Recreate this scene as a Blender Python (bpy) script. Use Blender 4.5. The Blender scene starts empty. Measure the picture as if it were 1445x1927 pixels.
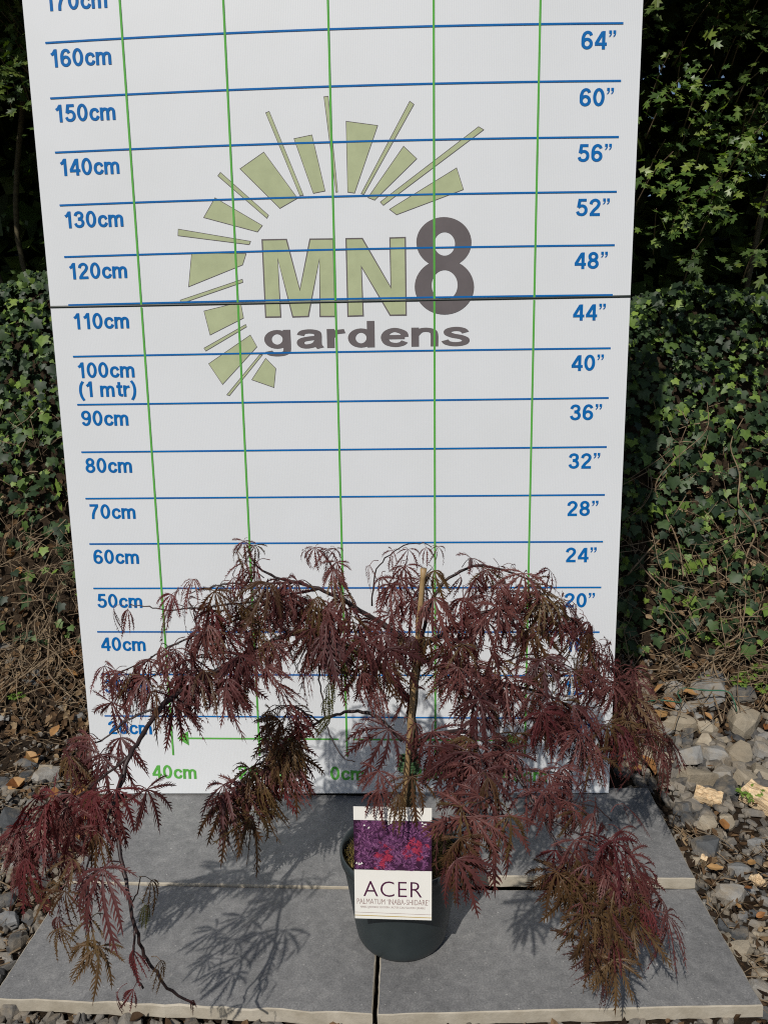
import bpy, bmesh, math, random
from mathutils import Vector, Matrix
random.seed(11)
R = random.Random(5)
sc = bpy.context.scene
COL = sc.collection

# ------------------------------------------------------------------ camera
F_PX, CAM = 1450.0, Vector((0.16443, -1.60273, 0.97057))
PIT, YAW, ROL = 0.187425, 0.045480, -0.014901
def _basis():
    c, s = math.cos, math.sin
    Rz = Matrix(((c(YAW), s(YAW), 0), (-s(YAW), c(YAW), 0), (0, 0, 1)))
    Rx = Matrix(((1, 0, 0), (0, c(PIT), -s(PIT)), (0, s(PIT), c(PIT))))
    M = (Rx @ Rz).transposed()
    right, fwd, up = M @ Vector((1, 0, 0)), M @ Vector((0, 1, 0)), M @ Vector((0, 0, 1))
    r2 = right * c(ROL) + up * s(ROL)      # camera rolled about its own axis
    u2 = -right * s(ROL) + up * c(ROL)
    return r2, fwd, u2
RIGHT, FWD, UP = _basis()
cd = bpy.data.cameras.new('camera'); cam = bpy.data.objects.new('camera', cd); COL.objects.link(cam)
cd.sensor_fit = 'VERTICAL'; cd.sensor_height = 24.0; cd.lens = F_PX / 1927 * 24.0
cd.clip_start = 0.02; cd.clip_end = 500
mw = Matrix((RIGHT, UP, -FWD)).transposed().to_4x4(); mw.translation = CAM
cam.matrix_world = mw
sc.camera = cam
def ray(u, v):
    return (FWD + RIGHT * ((u - 722.5) / F_PX) - UP * ((v - 963.5) / F_PX))
def at(u, v, Y=None, Z=None):
    d = ray(u, v)
    t = (Y - CAM.y) / d.y if Y is not None else (Z - CAM.z) / d.z
    return CAM + d * t
def project(p):
    d = p - CAM; w = d.dot(FWD)
    if w <= 0.05: return None
    return 722.5 + F_PX * d.dot(RIGHT) / w, 963.5 - F_PX * d.dot(UP) / w

# ------------------------------------------------------------------ light
SUN_EL, SUN_AZ = math.radians(44), math.radians(201.5)      # azimuth clockwise from +Y
world = bpy.data.worlds.new('World'); sc.world = world; world.use_nodes = True
wn = world.node_tree.nodes; wl = world.node_tree.links
sky = wn.new('ShaderNodeTexSky'); sky.sky_type = 'NISHITA'; sky.sun_disc = False
sky.sun_elevation = SUN_EL; sky.sun_rotation = SUN_AZ
wl.new(sky.outputs[0], wn['Background'].inputs[0]); wn['Background'].inputs[1].default_value = 0.065
ld = bpy.data.lights.new('sun', 'SUN'); ld.energy = 3.7; ld.angle = math.radians(0.53); ld.color = (1, 0.95, 0.87)
lo = bpy.data.objects.new('sun', ld); COL.objects.link(lo)
sd = Vector((math.sin(SUN_AZ) * math.cos(SUN_EL), math.cos(SUN_AZ) * math.cos(SUN_EL), math.sin(SUN_EL)))
lo.rotation_euler = sd.to_track_quat('Z', 'Y').to_euler(); lo.location = (0, -3, 4)
sc.view_settings.view_transform = 'Standard'; sc.view_settings.look = 'None'
sc.view_settings.exposure = 0.0; sc.view_settings.gamma = 1.0; sc.view_settings.use_curve_mapping = False
sc.cycles.filter_width = 1.1; sc.cycles.use_denoising = False; sc.cycles.use_adaptive_sampling = False; sc.cycles.max_bounces = 8

# ------------------------------------------------------------------ helpers
def tag(o, label=None, cat=None, group=None, kind=None):
    if label: o['label'] = label
    if cat: o['category'] = cat
    if group: o['group'] = group
    if kind: o['kind'] = kind
    return o
def empty(name, loc=(0, 0, 0)):
    o = bpy.data.objects.new(name, None); COL.objects.link(o); o.location = loc
    o.empty_display_size = 0.05
    return o
def link(name, me, parent=None, loc=None, rot=None, scale=None):
    o = bpy.data.objects.new(name, me); COL.objects.link(o)
    if parent is not None:
        o.parent = parent
        if loc is None: o.location = -Vector(parent.location)
    if loc is not None: o.location = Vector(loc) - (Vector(parent.location) if parent is not None else Vector())
    if rot is not None: o.rotation_euler = rot
    if scale is not None: o.scale = scale
    return o
class MB:
    def __init__(s): s.v = []; s.f = []; s.m = []
    def poly(s, pts, m=0):
        b = len(s.v); s.v += [tuple(p) for p in pts]; s.f.append(tuple(range(b, b + len(pts)))); s.m.append(m)
    def add(s, vs, fs, m=0):
        b = len(s.v); s.v += [tuple(p) for p in vs]
        for f in fs: s.f.append(tuple(i + b for i in f)); s.m.append(m)
    def tube(s, pts, rads, n=6, m=0, cap=True):
        pts = [Vector(p) for p in pts]; b = len(s.v); k = len(pts)
        if not isinstance(rads, (list, tuple)): rads = [rads] * k
        t0 = (pts[1] - pts[0]).normalized()
        a = t0.orthogonal().normalized()
        for i, p in enumerate(pts):
            t = (pts[min(i + 1, k - 1)] - pts[max(i - 1, 0)]).normalized()
            a = (a - t * a.dot(t))
            a = a.normalized() if a.length > 1e-6 else t.orthogonal().normalized()
            bb = t.cross(a)
            for j in range(n):
                an = 2 * math.pi * j / n
                s.v.append(tuple(p + (a * math.cos(an) + bb * math.sin(an)) * rads[i]))
        for i in range(k - 1):
            for j in range(n):
                s.f.append((b + i * n + j, b + i * n + (j + 1) % n, b + (i + 1) * n + (j + 1) % n, b + (i + 1) * n + j)); s.m.append(m)
        if cap:
            s.f.append(tuple(b + j for j in range(n))[::-1]); s.m.append(m)
            s.f.append(tuple(b + (k - 1) * n + j for j in range(n))); s.m.append(m)
    def lathe(s, prof, c, n=48, m=0):
        b = len(s.v)
        for r, z in prof:
            for j in range(n):
                an = 2 * math.pi * j / n
                s.v.append((c[0] + r * math.cos(an), c[1] + r * math.sin(an), c[2] + z))
        for i in range(len(prof) - 1):
            for j in range(n):
                s.f.append((b + i * n + j, b + i * n + (j + 1) % n, b + (i + 1) * n + (j + 1) % n, b + (i + 1) * n + j)); s.m.append(m)
    def mesh(s, name, mats, smooth=False):
        me = bpy.data.meshes.new(name); me.from_pydata(s.v, [], s.f)
        for mt in (mats if isinstance(mats, (list, tuple)) else [mats]): me.materials.append(mt)
        if any(s.m): me.polygons.foreach_set('material_index', s.m)
        if smooth: me.polygons.foreach_set('use_smooth', [True] * len(me.polygons))
        me.update(); return me
    def build(s, name, mats, parent=None, smooth=False, loc=None):
        return link(name, s.mesh(name, mats, smooth), parent, loc)
def catmull(pts, k=4):
    P = [Vector(p) for p in pts]; out = []
    for i in range(len(P) - 1):
        p0 = P[i - 1] if i else P[i] * 2 - P[i + 1]
        p1, p2 = P[i], P[i + 1]
        p3 = P[i + 2] if i + 2 < len(P) else P[i + 1] * 2 - P[i]
        for j in range(k):
            t = j / k
            out.append(0.5 * (2 * p1 + (p2 - p0) * t + (2 * p0 - 5 * p1 + 4 * p2 - p3) * t * t + (3 * p1 - p0 - 3 * p2 + p3) * t ** 3))
    out.append(P[-1]); return out

# ------------------------------------------------------------------ materials
class NT:
    def __init__(s, name):
        s.mat = bpy.data.materials.new(name); s.mat.use_nodes = True
        s.n = s.mat.node_tree.nodes; s.l = s.mat.node_tree.links
        s.b = s.n['Principled BSDF']; s.out = s.n['Material Output']
    def new(s, t, **kw):
        n = s.n.new(t)
        for k, v in kw.items(): setattr(n, k, v)
        return n
    def lk(s, a, b): s.l.new(a, b)
    def coord(s, kind='Object', scale=(1, 1, 1)):
        tc = s.new('ShaderNodeTexCoord'); mp = s.new('ShaderNodeMapping'); mp.inputs['Scale'].default_value = scale
        s.lk(tc.outputs[kind], mp.inputs[0]); return mp.outputs[0]
    def wpos(s):
        return s.new('ShaderNodeNewGeometry').outputs['Position']
    def noise(s, vec, scale, detail=6, rough=0.6, dist=0):
        n = s.new('ShaderNodeTexNoise'); n.inputs['Scale'].default_value = scale; n.inputs['Detail'].default_value = detail
        n.inputs['Roughness'].default_value = rough; n.inputs['Distortion'].default_value = dist
        if vec is not None: s.lk(vec, n.inputs['Vector'])
        return n.outputs['Fac']
    def ramp(s, fac, stops):
        r = s.new('ShaderNodeValToRGB'); e = r.color_ramp.elements
        while len(e) < len(stops): e.new(0.5)
        for el, (p, c) in zip(e, stops): el.position = p; el.color = (c[0], c[1], c[2], 1)
        s.lk(fac, r.inputs[0]); return r.outputs[0]
    def mix(s, fac, a, b, blend='MIX'):
        m = s.new('ShaderNodeMix', data_type='RGBA', blend_type=blend)
        for sock, v in ((m.inputs[0], fac), (m.inputs[6], a), (m.inputs[7], b)):
            if hasattr(v, 'links'): s.lk(v, sock)
            elif isinstance(v, (int, float)): sock.default_value = v
            else: sock.default_value = (v[0], v[1], v[2], 1)
        return m.outputs[2]
    def bump(s, h, strength, dist=0.002):
        b = s.new('ShaderNodeBump'); b.inputs['Strength'].default_value = strength; b.inputs['Distance'].default_value = dist
        s.lk(h, b.inputs['Height']); s.lk(b.outputs[0], s.b.inputs['Normal'])
    def set(s, col=None, rough=None, spec=None):
        if col is not None:
            if hasattr(col, 'links'): s.lk(col, s.b.inputs['Base Color'])
            else: s.b.inputs['Base Color'].default_value = (*col, 1)
        if rough is not None:
            if hasattr(rough, 'links'): s.lk(rough, s.b.inputs['Roughness'])
            else: s.b.inputs['Roughness'].default_value = rough
        if spec is not None: s.b.inputs['Specular IOR Level'].default_value = spec
        return s.mat
def simple(name, a, b=None, rough=0.6, scale=40, bump=0.2, bd=0.001, spec=0.4, rnd=None):
    t = NT(name); v = t.wpos(); n = t.noise(v, scale)
    b = b or tuple(c * 1.3 for c in a)
    c = t.ramp(n, [(0.3, a), (0.7, b)])
    if bump: t.bump(t.noise(v, scale * 4), bump, bd)
    return t.set(c, rough, spec)
def leafmat(name, stops, trans, rough=0.45, spec=0.4, tw=0.3, source='object', vein=60):
    """foliage: one tint per leaf, blotches, and light coming through the blade"""
    t = NT(name)
    if source == 'object': rnd = t.new('ShaderNodeObjectInfo').outputs['Random']
    else: rnd = t.new('ShaderNodeNewGeometry').outputs['Random Per Island']
    c = t.ramp(rnd, stops)
    n = t.noise(t.wpos(), vein, 4)
    c = t.mix(0.5, c, t.mix(1.0, c, t.ramp(n, [(0.3, (0.45, 0.45, 0.45)), (0.7, (1.5, 1.5, 1.5))]), 'MULTIPLY'))
    t.set(c, rough, spec)
    tr = t.new('ShaderNodeBsdfTranslucent'); t.lk(t.mix(1.0, c, trans, 'MULTIPLY'), tr.inputs[0])
    ms = t.new('ShaderNodeMixShader'); ms.inputs[0].default_value = tw
    t.lk(t.b.outputs[0], ms.inputs[1]); t.lk(tr.outputs[0], ms.inputs[2]); t.lk(ms.outputs[0], t.out.inputs[0])
    return t.mat

# board plastic with its fine vertical flutes and faint grime
t = NT('fluted_white_plastic'); v = t.wpos()
wv = t.new('ShaderNodeTexWave', wave_type='BANDS', bands_direction='X'); wv.inputs['Scale'].default_value = 95
t.lk(v, wv.inputs['Vector'])
g = t.noise(v, 3.2, 8, 0.65); g2 = t.noise(v, 26, 6, 0.75)
c = t.mix(t.ramp(g, [(0.45, (0, 0, 0)), (0.8, (1, 1, 1))]), (0.675, 0.70, 0.73), (0.635, 0.66, 0.68))
c = t.mix(t.ramp(g2, [(0.70, (0, 0, 0)), (0.82, (0.35, 0.35, 0.35))]), c, (0.56, 0.56, 0.54))
wv.inputs['Distortion'].default_value = 0.0
t.bump(wv.outputs['Fac'], 0.12, 0.0006)
M_BOARD = t.set(c, 0.42, 0.4)
def printmat(name, col, var=0.12):
    t = NT(name); v = t.wpos(); n = t.noise(v, 18, 8, 0.7)
    c = t.ramp(n, [(0.3, tuple(x * (1 - var) for x in col)), (0.75, tuple(min(1, x * (1 + var)) for x in col))])
    return t.set(c, 0.6, 0.15)
M_BLUE = printmat('blue_print', (0.001, 0.125, 0.40))
M_GREEN = printmat('green_print', (0.10, 0.38, 0.065))
M_LOGO = printmat('sage_print', (0.40, 0.445, 0.27))
M_GREY = printmat('grey_print', (0.13, 0.115, 0.12))
M_JOINT = simple('dark_joint', (0.012, 0.02, 0.018), rough=0.5)
# paving
t = NT('slate_grey_paving'); v = t.wpos()
n1 = t.noise(v, 6, 10, 0.72); n2 = t.noise(v, 330, 6, 0.7); n3 = t.noise(v, 15, 10, 0.8, 2.0); n4 = t.noise(v, 190, 2, 0.5); n5 = t.noise(v, 48, 10, 0.8, 0.6)
c = t.ramp(n1, [(0.28, (0.135, 0.136, 0.138)), (0.55, (0.185, 0.185, 0.186)), (0.8, (0.24, 0.238, 0.234))])
c = t.mix(0.8, c, t.ramp(n5, [(0.3, (0.62, 0.62, 0.63)), (0.5, (0.97, 0.97, 0.97)), (0.72, (1.4, 1.39, 1.37))]), 'MULTIPLY')
c = t.mix(0.55, c, t.ramp(n2, [(0.3, (0.4, 0.4, 0.41)), (0.5, (0.97, 0.97, 0.97)), (0.7, (1.6, 1.58, 1.55))]), 'MULTIPLY')
c = t.mix(t.ramp(n3, [(0.59, (0, 0, 0)), (0.66, (0.5, 0.5, 0.5)), (0.78, (0.9, 0.9, 0.9))]), c, t.ramp(n5, [(0.4, (0.16, 0.16, 0.16)), (0.6, (0.40, 0.39, 0.37))]))
c = t.mix(t.ramp(n4, [(0.70, (0, 0, 0)), (0.75, (0.8, 0.8, 0.8))]), c, (0.42, 0.41, 0.39))
t.bump(n5, 0.35, 0.0015)
M_SLAB = t.set(c, 0.55, 0.45)
M_EDGE = simple('beige_slab_body', (0.30, 0.265, 0.205), (0.44, 0.40, 0.33), 0.8, 25, 0.5, 0.002)
# ground and bank
t = NT('dark_humus_soil'); v = t.wpos()
c = t.ramp(t.noise(v, 35, 10, 0.8), [(0.3, (0.012, 0.009, 0.006)), (0.5, (0.038, 0.026, 0.017)), (0.75, (0.09, 0.062, 0.038))])
t.bump(t.noise(v, 90, 8, 0.8), 0.9, 0.012)
M_SOIL = t.set(c, 0.95, 0.15)
def stonemat(name, a, b, src='object'):
    t = NT(name); v = t.coord('Object') if src == 'object' else t.wpos()
    rnd = t.new('ShaderNodeObjectInfo').outputs['Random'] if src == 'object' else t.new('ShaderNodeNewGeometry').outputs['Random Per Island']
    base = t.ramp(rnd, [(0.0, a), (1.0, b)])
    w = t.wpos()
    n = t.noise(w, 45, 10, 0.75, 0.8); n2 = t.noise(w, 16, 6, 0.7)
    c = t.mix(0.7, base, t.ramp(n, [(0.25, (0.45, 0.45, 0.46)), (0.55, (1, 1, 1)), (0.8, (1.6, 1.55, 1.45))]), 'MULTIPLY')
    c = t.mix(t.ramp(n2, [(0.44, (0, 0, 0)), (0.66, (0.75, 0.75, 0.75))]), c, (0.28, 0.23, 0.165))
    t.bump(t.noise(w, 55, 10, 0.75), 0.55, 0.008)
    return t.set(c, 0.75, 0.35)
M_ST_GREY = stonemat('grey_slate', (0.17, 0.175, 0.178), (0.30, 0.295, 0.28))
M_ST_DARK = stonemat('dark_slate', (0.045, 0.05, 0.056), (0.10, 0.105, 0.11))
M_ST_TAN = stonemat('tan_stone', (0.25, 0.215, 0.16), (0.40, 0.35, 0.27))
M_GRAVEL = stonemat('mixed_gravel', (0.04, 0.042, 0.046), (0.25, 0.23, 0.20), 'island')
M_LITTER = leafmat('brown_leaf_litter', [(0, (0.018, 0.011, 0.007)), (0.5, (0.06, 0.035, 0.018)), (0.85, (0.15, 0.09, 0.045)), (1, (0.30, 0.22, 0.13))], (1, .8, .5), 0.8, 0.2, 0.12, 'island')
M_DRY = leafmat('dry_orange_leaf', [(0, (0.19, 0.075, 0.025)), (0.5, (0.34, 0.16, 0.055)), (1, (0.40, 0.24, 0.10))], (1, .7, .3), 0.6, 0.35, 0.15)
M_TWIG = simple('dry_tan_twig', (0.09, 0.06, 0.035), (0.27, 0.20, 0.125), 0.8, 60, 0.3)
M_WOOD = None
t = NT('split_pale_wood'); v = t.coord('Object', (30, 240, 240))
c = t.ramp(t.noise(v, 1.0, 6, 0.7), [(0.3, (0.30, 0.18, 0.085)), (0.5, (0.62, 0.46, 0.28)), (0.75, (0.78, 0.66, 0.46))])
t.bump(t.noise(v, 1.0, 5), 0.8, 0.004); M_WOOD = t.set(c, 0.8, 0.2)
M_WIRE = simple('green_coated_wire', (0.02, 0.085, 0.05), (0.03, 0.12, 0.07), 0.35, 30, 0)
# foliage
IVY = [(0, (0.016, 0.032, 0.017)), (0.35, (0.032, 0.060, 0.026)), (0.66, (0.055, 0.095, 0.036)), (0.86, (0.12, 0.20, 0.04)), (1, (0.20, 0.29, 0.055))]
M_IVY = leafmat('ivy_green', IVY, (1.1, 1.3, .5), 0.48, 0.3, 0.22, 'object')
M_IVYS = leafmat('ivy_green_mass', IVY, (1.1, 1.3, .5), 0.48, 0.3, 0.22, 'island')
HAW = [(0, (0.05, 0.095, 0.024)), (0.5, (0.10, 0.175, 0.036)), (1, (0.20, 0.27, 0.05))]
M_HAW = leafmat('hedge_green', HAW, (1.1, 1.3, .4), 0.4, 0.45, 0.3, 'object')
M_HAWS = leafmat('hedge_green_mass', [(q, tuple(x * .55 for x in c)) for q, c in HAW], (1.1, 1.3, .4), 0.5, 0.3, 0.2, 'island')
M_HERB = leafmat('seedling_green', [(0, (0.10, 0.19, 0.03)), (1, (0.19, 0.29, 0.05))], (1.1, 1.3, .4), 0.5, 0.4, 0.3, 'island')
M_ACER = [leafmat('maroon_leaf', [(0, (0.056, 0.019, 0.020)), (0.5, (0.100, 0.034, 0.033)), (1, (0.140, 0.055, 0.048))], (1.9, .6, .5), 0.50, 0.32, 0.24),
          leafmat('bronze_leaf', [(0, (0.070, 0.034, 0.018)), (0.5, (0.095, 0.050, 0.024)), (1, (0.115, 0.075, 0.030))], (1.5, 1.0, .5), 0.50, 0.3, 0.25),
          leafmat('crimson_leaf', [(0, (0.085, 0.020, 0.022)), (1, (0.135, 0.034, 0.036))], (2.0, .5, .5), 0.50, 0.3, 0.28),
          leafmat('olive_leaf', [(0, (0.065, 0.06, 0.022)), (1, (0.095, 0.095, 0.03))], (1.1, 1.2, .4), 0.50, 0.3, 0.28)]
M_BARK = simple('olive_brown_bark', (0.05, 0.045, 0.025), (0.15, 0.125, 0.07), 0.7, 55, 0.4, 0.002)
M_BRANCH = simple('dark_maroon_bark', (0.014, 0.009, 0.010), (0.045, 0.026, 0.024), 0.5, 60, 0.3)
M_CANE = simple('bamboo_cane', (0.22, 0.135, 0.06), (0.40, 0.28, 0.14), 0.5, 40, 0.2)
M_TIE = simple('green_tie_tape', (0.035, 0.08, 0.035), (0.06, 0.12, 0.05), 0.5, 50, 0.1)
M_POT = simple('charcoal_pot_plastic', (0.024, 0.033, 0.036), (0.032, 0.042, 0.045), 0.42, 30, 0.06, 0.0005)
M_MOSS = leafmat('moss', [(0, (0.05, 0.035, 0.012)), (0.5, (0.13, 0.10, 0.025)), (1, (0.26, 0.20, 0.07))], (1, 1, .4), 0.8, 0.2, 0.15, 'island')
M_CARD = simple('white_card', (0.80, 0.79, 0.745), (0.84, 0.83, 0.79), 0.45, 20, 0.0)
M_CARDTXT = simple('plum_ink', (0.07, 0.012, 0.05), (0.08, 0.016, 0.055), 0.45, 20, 0)
M_CARDGREY = simple('taupe_ink', (0.34, 0.24, 0.23), (0.38, 0.28, 0.27), 0.45, 20, 0)
M_PIC = simple('dark_purple_ink', (0.016, 0.006, 0.016), (0.06, 0.02, 0.055), 0.35, 90, 0)
t = NT('purple_picture_leaf'); rnd = t.new('ShaderNodeNewGeometry').outputs['Random Per Island']
M_PICLEAF = t.set(t.ramp(rnd, [(0, (0.035, 0.012, 0.035)), (0.5, (0.13, 0.045, 0.125)), (0.8, (0.20, 0.07, 0.18)), (1, (0.30, 0.13, 0.26))]), 0.35, 0.4)
t = NT('red_picture_leaf'); rnd = t.new('ShaderNodeNewGeometry').outputs['Random Per Island']
M_PICRED = t.set(t.ramp(rnd, [(0, (0.16, 0.015, 0.05)), (1, (0.46, 0.05, 0.09))]), 0.35, 0.4)
M_GOLD = simple('gold_line_ink', (0.45, 0.33, 0.10), (0.55, 0.42, 0.16), 0.5, 20, 0)

# ------------------------------------------------------------------ ground and bank
def hn(x, y):
    return (math.sin(x * 7.3 + y * 3.1) + math.sin(x * 3.7 - y * 8.9 + 1.3) + 0.6 * math.sin(x * 17 + 2.2) * math.sin(y * 15 + x * 4)) / 2.6
def ground_z(x, y):
    if y < 0.36: z = 0.0
    elif y < 0.62: z = (y - 0.36) * 0.62
    else:
        cr = 1.11 + .030 * hn(x * 2.3 + 1.7, 1.0) + (.03 if x < 0 else 0)          # uneven crest
        z = 0.161 + (min(y, cr) - 0.62) * 2.05 + max(0, y - cr) * 0.10
    if y > 0.2: z += 0.035 * min(1, (y - 0.2) / 0.4) * hn(x, y)
    out = max(abs(x - 0.09) - 0.64, -y - 0.62, 0)         # away from the paving it undulates a little
    z += 0.012 * hn(x * 2.1, y * 2.1) * min(1, out / 0.1)
    return z - 0.034
def ground_hit(u, v):
    d = ray(u, v); t = 0.6; prev = t
    while t < 6:
        p = CAM + d * t
        if p.z < ground_z(p.x, p.y): break
        prev = t; t += 0.02
    for _ in range(20):
        m = (prev + t) / 2; p = CAM + d * m
        if p.z < ground_z(p.x, p.y): t = m
        else: prev = m
    return CAM + d * t
xs = [-60, -20, -8, -4] + [-2.4 + 0.06 * i for i in range(86)] + [4, 8, 20, 60]
ys = [-60, -20, -8, -4, -2.6] + [-1.8 + 0.06 * i for i in range(66)] + [2.6, 4, 8, 20, 60]
mb = MB(); nx = len(xs)
for y in ys:
    for x in xs: mb.v.append((x, y, ground_z(x, y) if abs(x) < 5 and y > -5 else (-0.034 if y < 1 else ground_z(0, min(y, 3)))))
for j in range(len(ys) - 1):
    for i in range(nx - 1):
        mb.f.append((j * nx + i, j * nx + i + 1, (j + 1) * nx + i + 1, (j + 1) * nx + i)); mb.m.append(0)
tag(mb.build('ground', M_SOIL, smooth=True), 'dark soil ground rising into a steep bank behind the board', 'ground', kind='structure')

# ------------------------------------------------------------------ paving slabs
def slab(corners, top, label, thick=0.022, jag=0.0006, seed=0):
    """corners: four (x, y); printed grey top on a beige body with a slightly chipped rim"""
    r = random.Random(seed); rim = []
    for i in range(4):
        a, b = Vector(corners[i]), Vector(corners[(i + 1) % 4])
        nrm = Vector(((b - a).y, -(b - a).x)).normalized()
        n = 26
        for k in range(n):
            p = a.lerp(b, k / n) + nrm * (r.uniform(-1, 1) * (0 if k == 0 else jag if i == 0 else .0005))
            rim.append(p)
    mb = MB(); n = len(rim)
    cx = sum((p.x for p in rim)) / n; cy = sum((p.y for p in rim)) / n
    ins = [p + (Vector((cx, cy)) - p).normalized() * 0.0022 for p in rim]
    jig = [r.uniform(-1, 1) for _ in rim]
    vs = [(p.x, p.y, top) for p in ins] + [(p.x, p.y, top - 0.0018 - 0.0006 * j) for p, j in zip(rim, jig)] + \
         [(p.x + r.uniform(-1, 1) * 0.001, p.y + r.uniform(-1, 1) * 0.0012, top - thick + jag * r.uniform(-1, 1)) for p in rim]
    mb.add(vs, [tuple(range(n))], 0)
    mb.add(vs, [(i, i + n, (i + 1) % n + n, (i + 1) % n) for i in range(n)], 1)
    mb.add(vs, [(i + n, i + 2 * n, (i + 1) % n + 2 * n, (i + 1) % n + n) for i in range(n)], 1)
    mb.add(vs, [tuple(range(3 * n - 1, 2 * n - 1, -1))], 1)
    o = mb.build('paving_slab', [M_SLAB, M_EDGE])
    return tag(o, label, 'paving slab', 'grey slabs laid under the pot')
slab([(-0.512, -0.579), (0.0895, -0.593), (0.087, -0.3095), (-0.516, -0.3055)], 0.0, 'grey paving slab with chipped beige front edge under the long drooping branch tip', seed=1, jag=0.0022)
slab([(0.0965, -0.594), (0.687, -0.560), (0.677, -0.294), (0.0935, -0.3105)], 0.0, 'grey paving slab carrying the pot, with straight beige front edge', seed=2)
slab([(-0.516, -0.3045), (0.086, -0.3085), (0.0865, 0.006), (-0.506, 0.016)], 0.004, 'grey paving slab at the board foot behind the chipped slab', seed=3)
slab([(0.0905, -0.2905), (0.678, -0.288), (0.682, 0.029), (0.091, 0.006)], 0.018, 'raised grey paving slab at the board foot, sitting proud beside loose rubble', seed=4)

# ------------------------------------------------------------------ measuring board
BD = empty('measuring_board', (0, 0, 0.005))
tag(BD, 'tall white measuring board with blue height lines, green grid and garden logo', 'measuring board')
def bow(x, z): return -0.007 * (x / 0.55) ** 2 * max(0, (z - 0.9) / 0.7)
TH = 0.008
def panel(name, zb_l, zb_r, z1):
    mb = MB(); N = 16
    fr, bk = [], []
    for i in range(N + 1):
        x = -0.587 + 1.174 * i / N
        zb = zb_l + (zb_r - zb_l) * i / N
        fr.append(((x, 0, zb), (x, 0, z1))); bk.append(((x, TH, zb), (x, TH, z1)))
    for i in range(N):
        mb.poly([fr[i][0], fr[i + 1][0], fr[i + 1][1], fr[i][1]])
        mb.poly([bk[i + 1][0], bk[i][0], bk[i][1], bk[i + 1][1]])
        mb.poly([fr[i][1], fr[i + 1][1], bk[i + 1][1], bk[i][1]])
        mb.poly([bk[i][0], bk[i + 1][0], fr[i + 1][0], fr[i][0]])
    mb.poly([fr[0][0], fr[0][1], bk[0][1], bk[0][0]]); mb.poly([fr[N][1], fr[N][0], bk[N][0], bk[N][1]])
    return mb.build(name, M_BOARD, BD)
panel('lower_panel', 0.0065, 0.0205, 1.0965)
panel('upper_panel', 1.1015, 1.1015, 2.0)
mb = MB(); mb.tube([(-0.5868, 0.0005, 1.099), (0.5868, 0.0005, 1.099)], 0.0024, 8)
mb.build('fold_joint', M_JOINT, BD)
PY = -0.0006
def P3(x, z, lift=0.0): return (x, PY - lift, z + bow(x, z))
def ribbon(mb, pts, w, lift=0.0, sx=1.0, ox=0, oz=0, s=1.0, closed=False, map3=P3):
    """a flat stroke of width w along 2-D points (glyph units), mitred"""
    P = [Vector((p[0], p[1])) for p in pts]; n = len(P); L, Rr = [], []
    for i in range(n):
        a = P[(i - 1) % n] if (closed or i) else P[i]; b = P[(i + 1) % n] if (closed or i < n - 1) else P[i]
        d1 = (P[i] - a); d2 = (b - P[i])
        if d1.length < 1e-9: d1 = d2
        if d2.length < 1e-9: d2 = d1
        d1.normalize(); d2.normalize()
        n1 = Vector((-d1.y, d1.x)); n2 = Vector((-d2.y, d2.x)); m = (n1 + n2)
        m = m.normalized() if m.length > 1e-6 else n1
        k = w / 2 / max(0.45, m.dot(n1))
        L.append(P[i] + m * k); Rr.append(P[i] - m * k)
    f = lambda q: map3(ox + q.x * s * sx, oz + q.y * s, lift)
    for i in range(n if closed else n - 1):
        j = (i + 1) % n
        mb.poly([f(Rr[i]), f(Rr[j]), f(L[j]), f(L[i])])
def ell(cx, cy, rx, ry, n=28): return [(cx + rx * math.cos(2 * math.pi * i / n), cy + ry * math.sin(2 * math.pi * i / n)) for i in range(n)]
SIX_A = [(.5, .75), (.44, .87), (.31, .915), (.18, .83), (.11, .63), (.10, .40), (.11, .30)]
SIX_B = ell(.3, .315, .20, .23)
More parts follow.
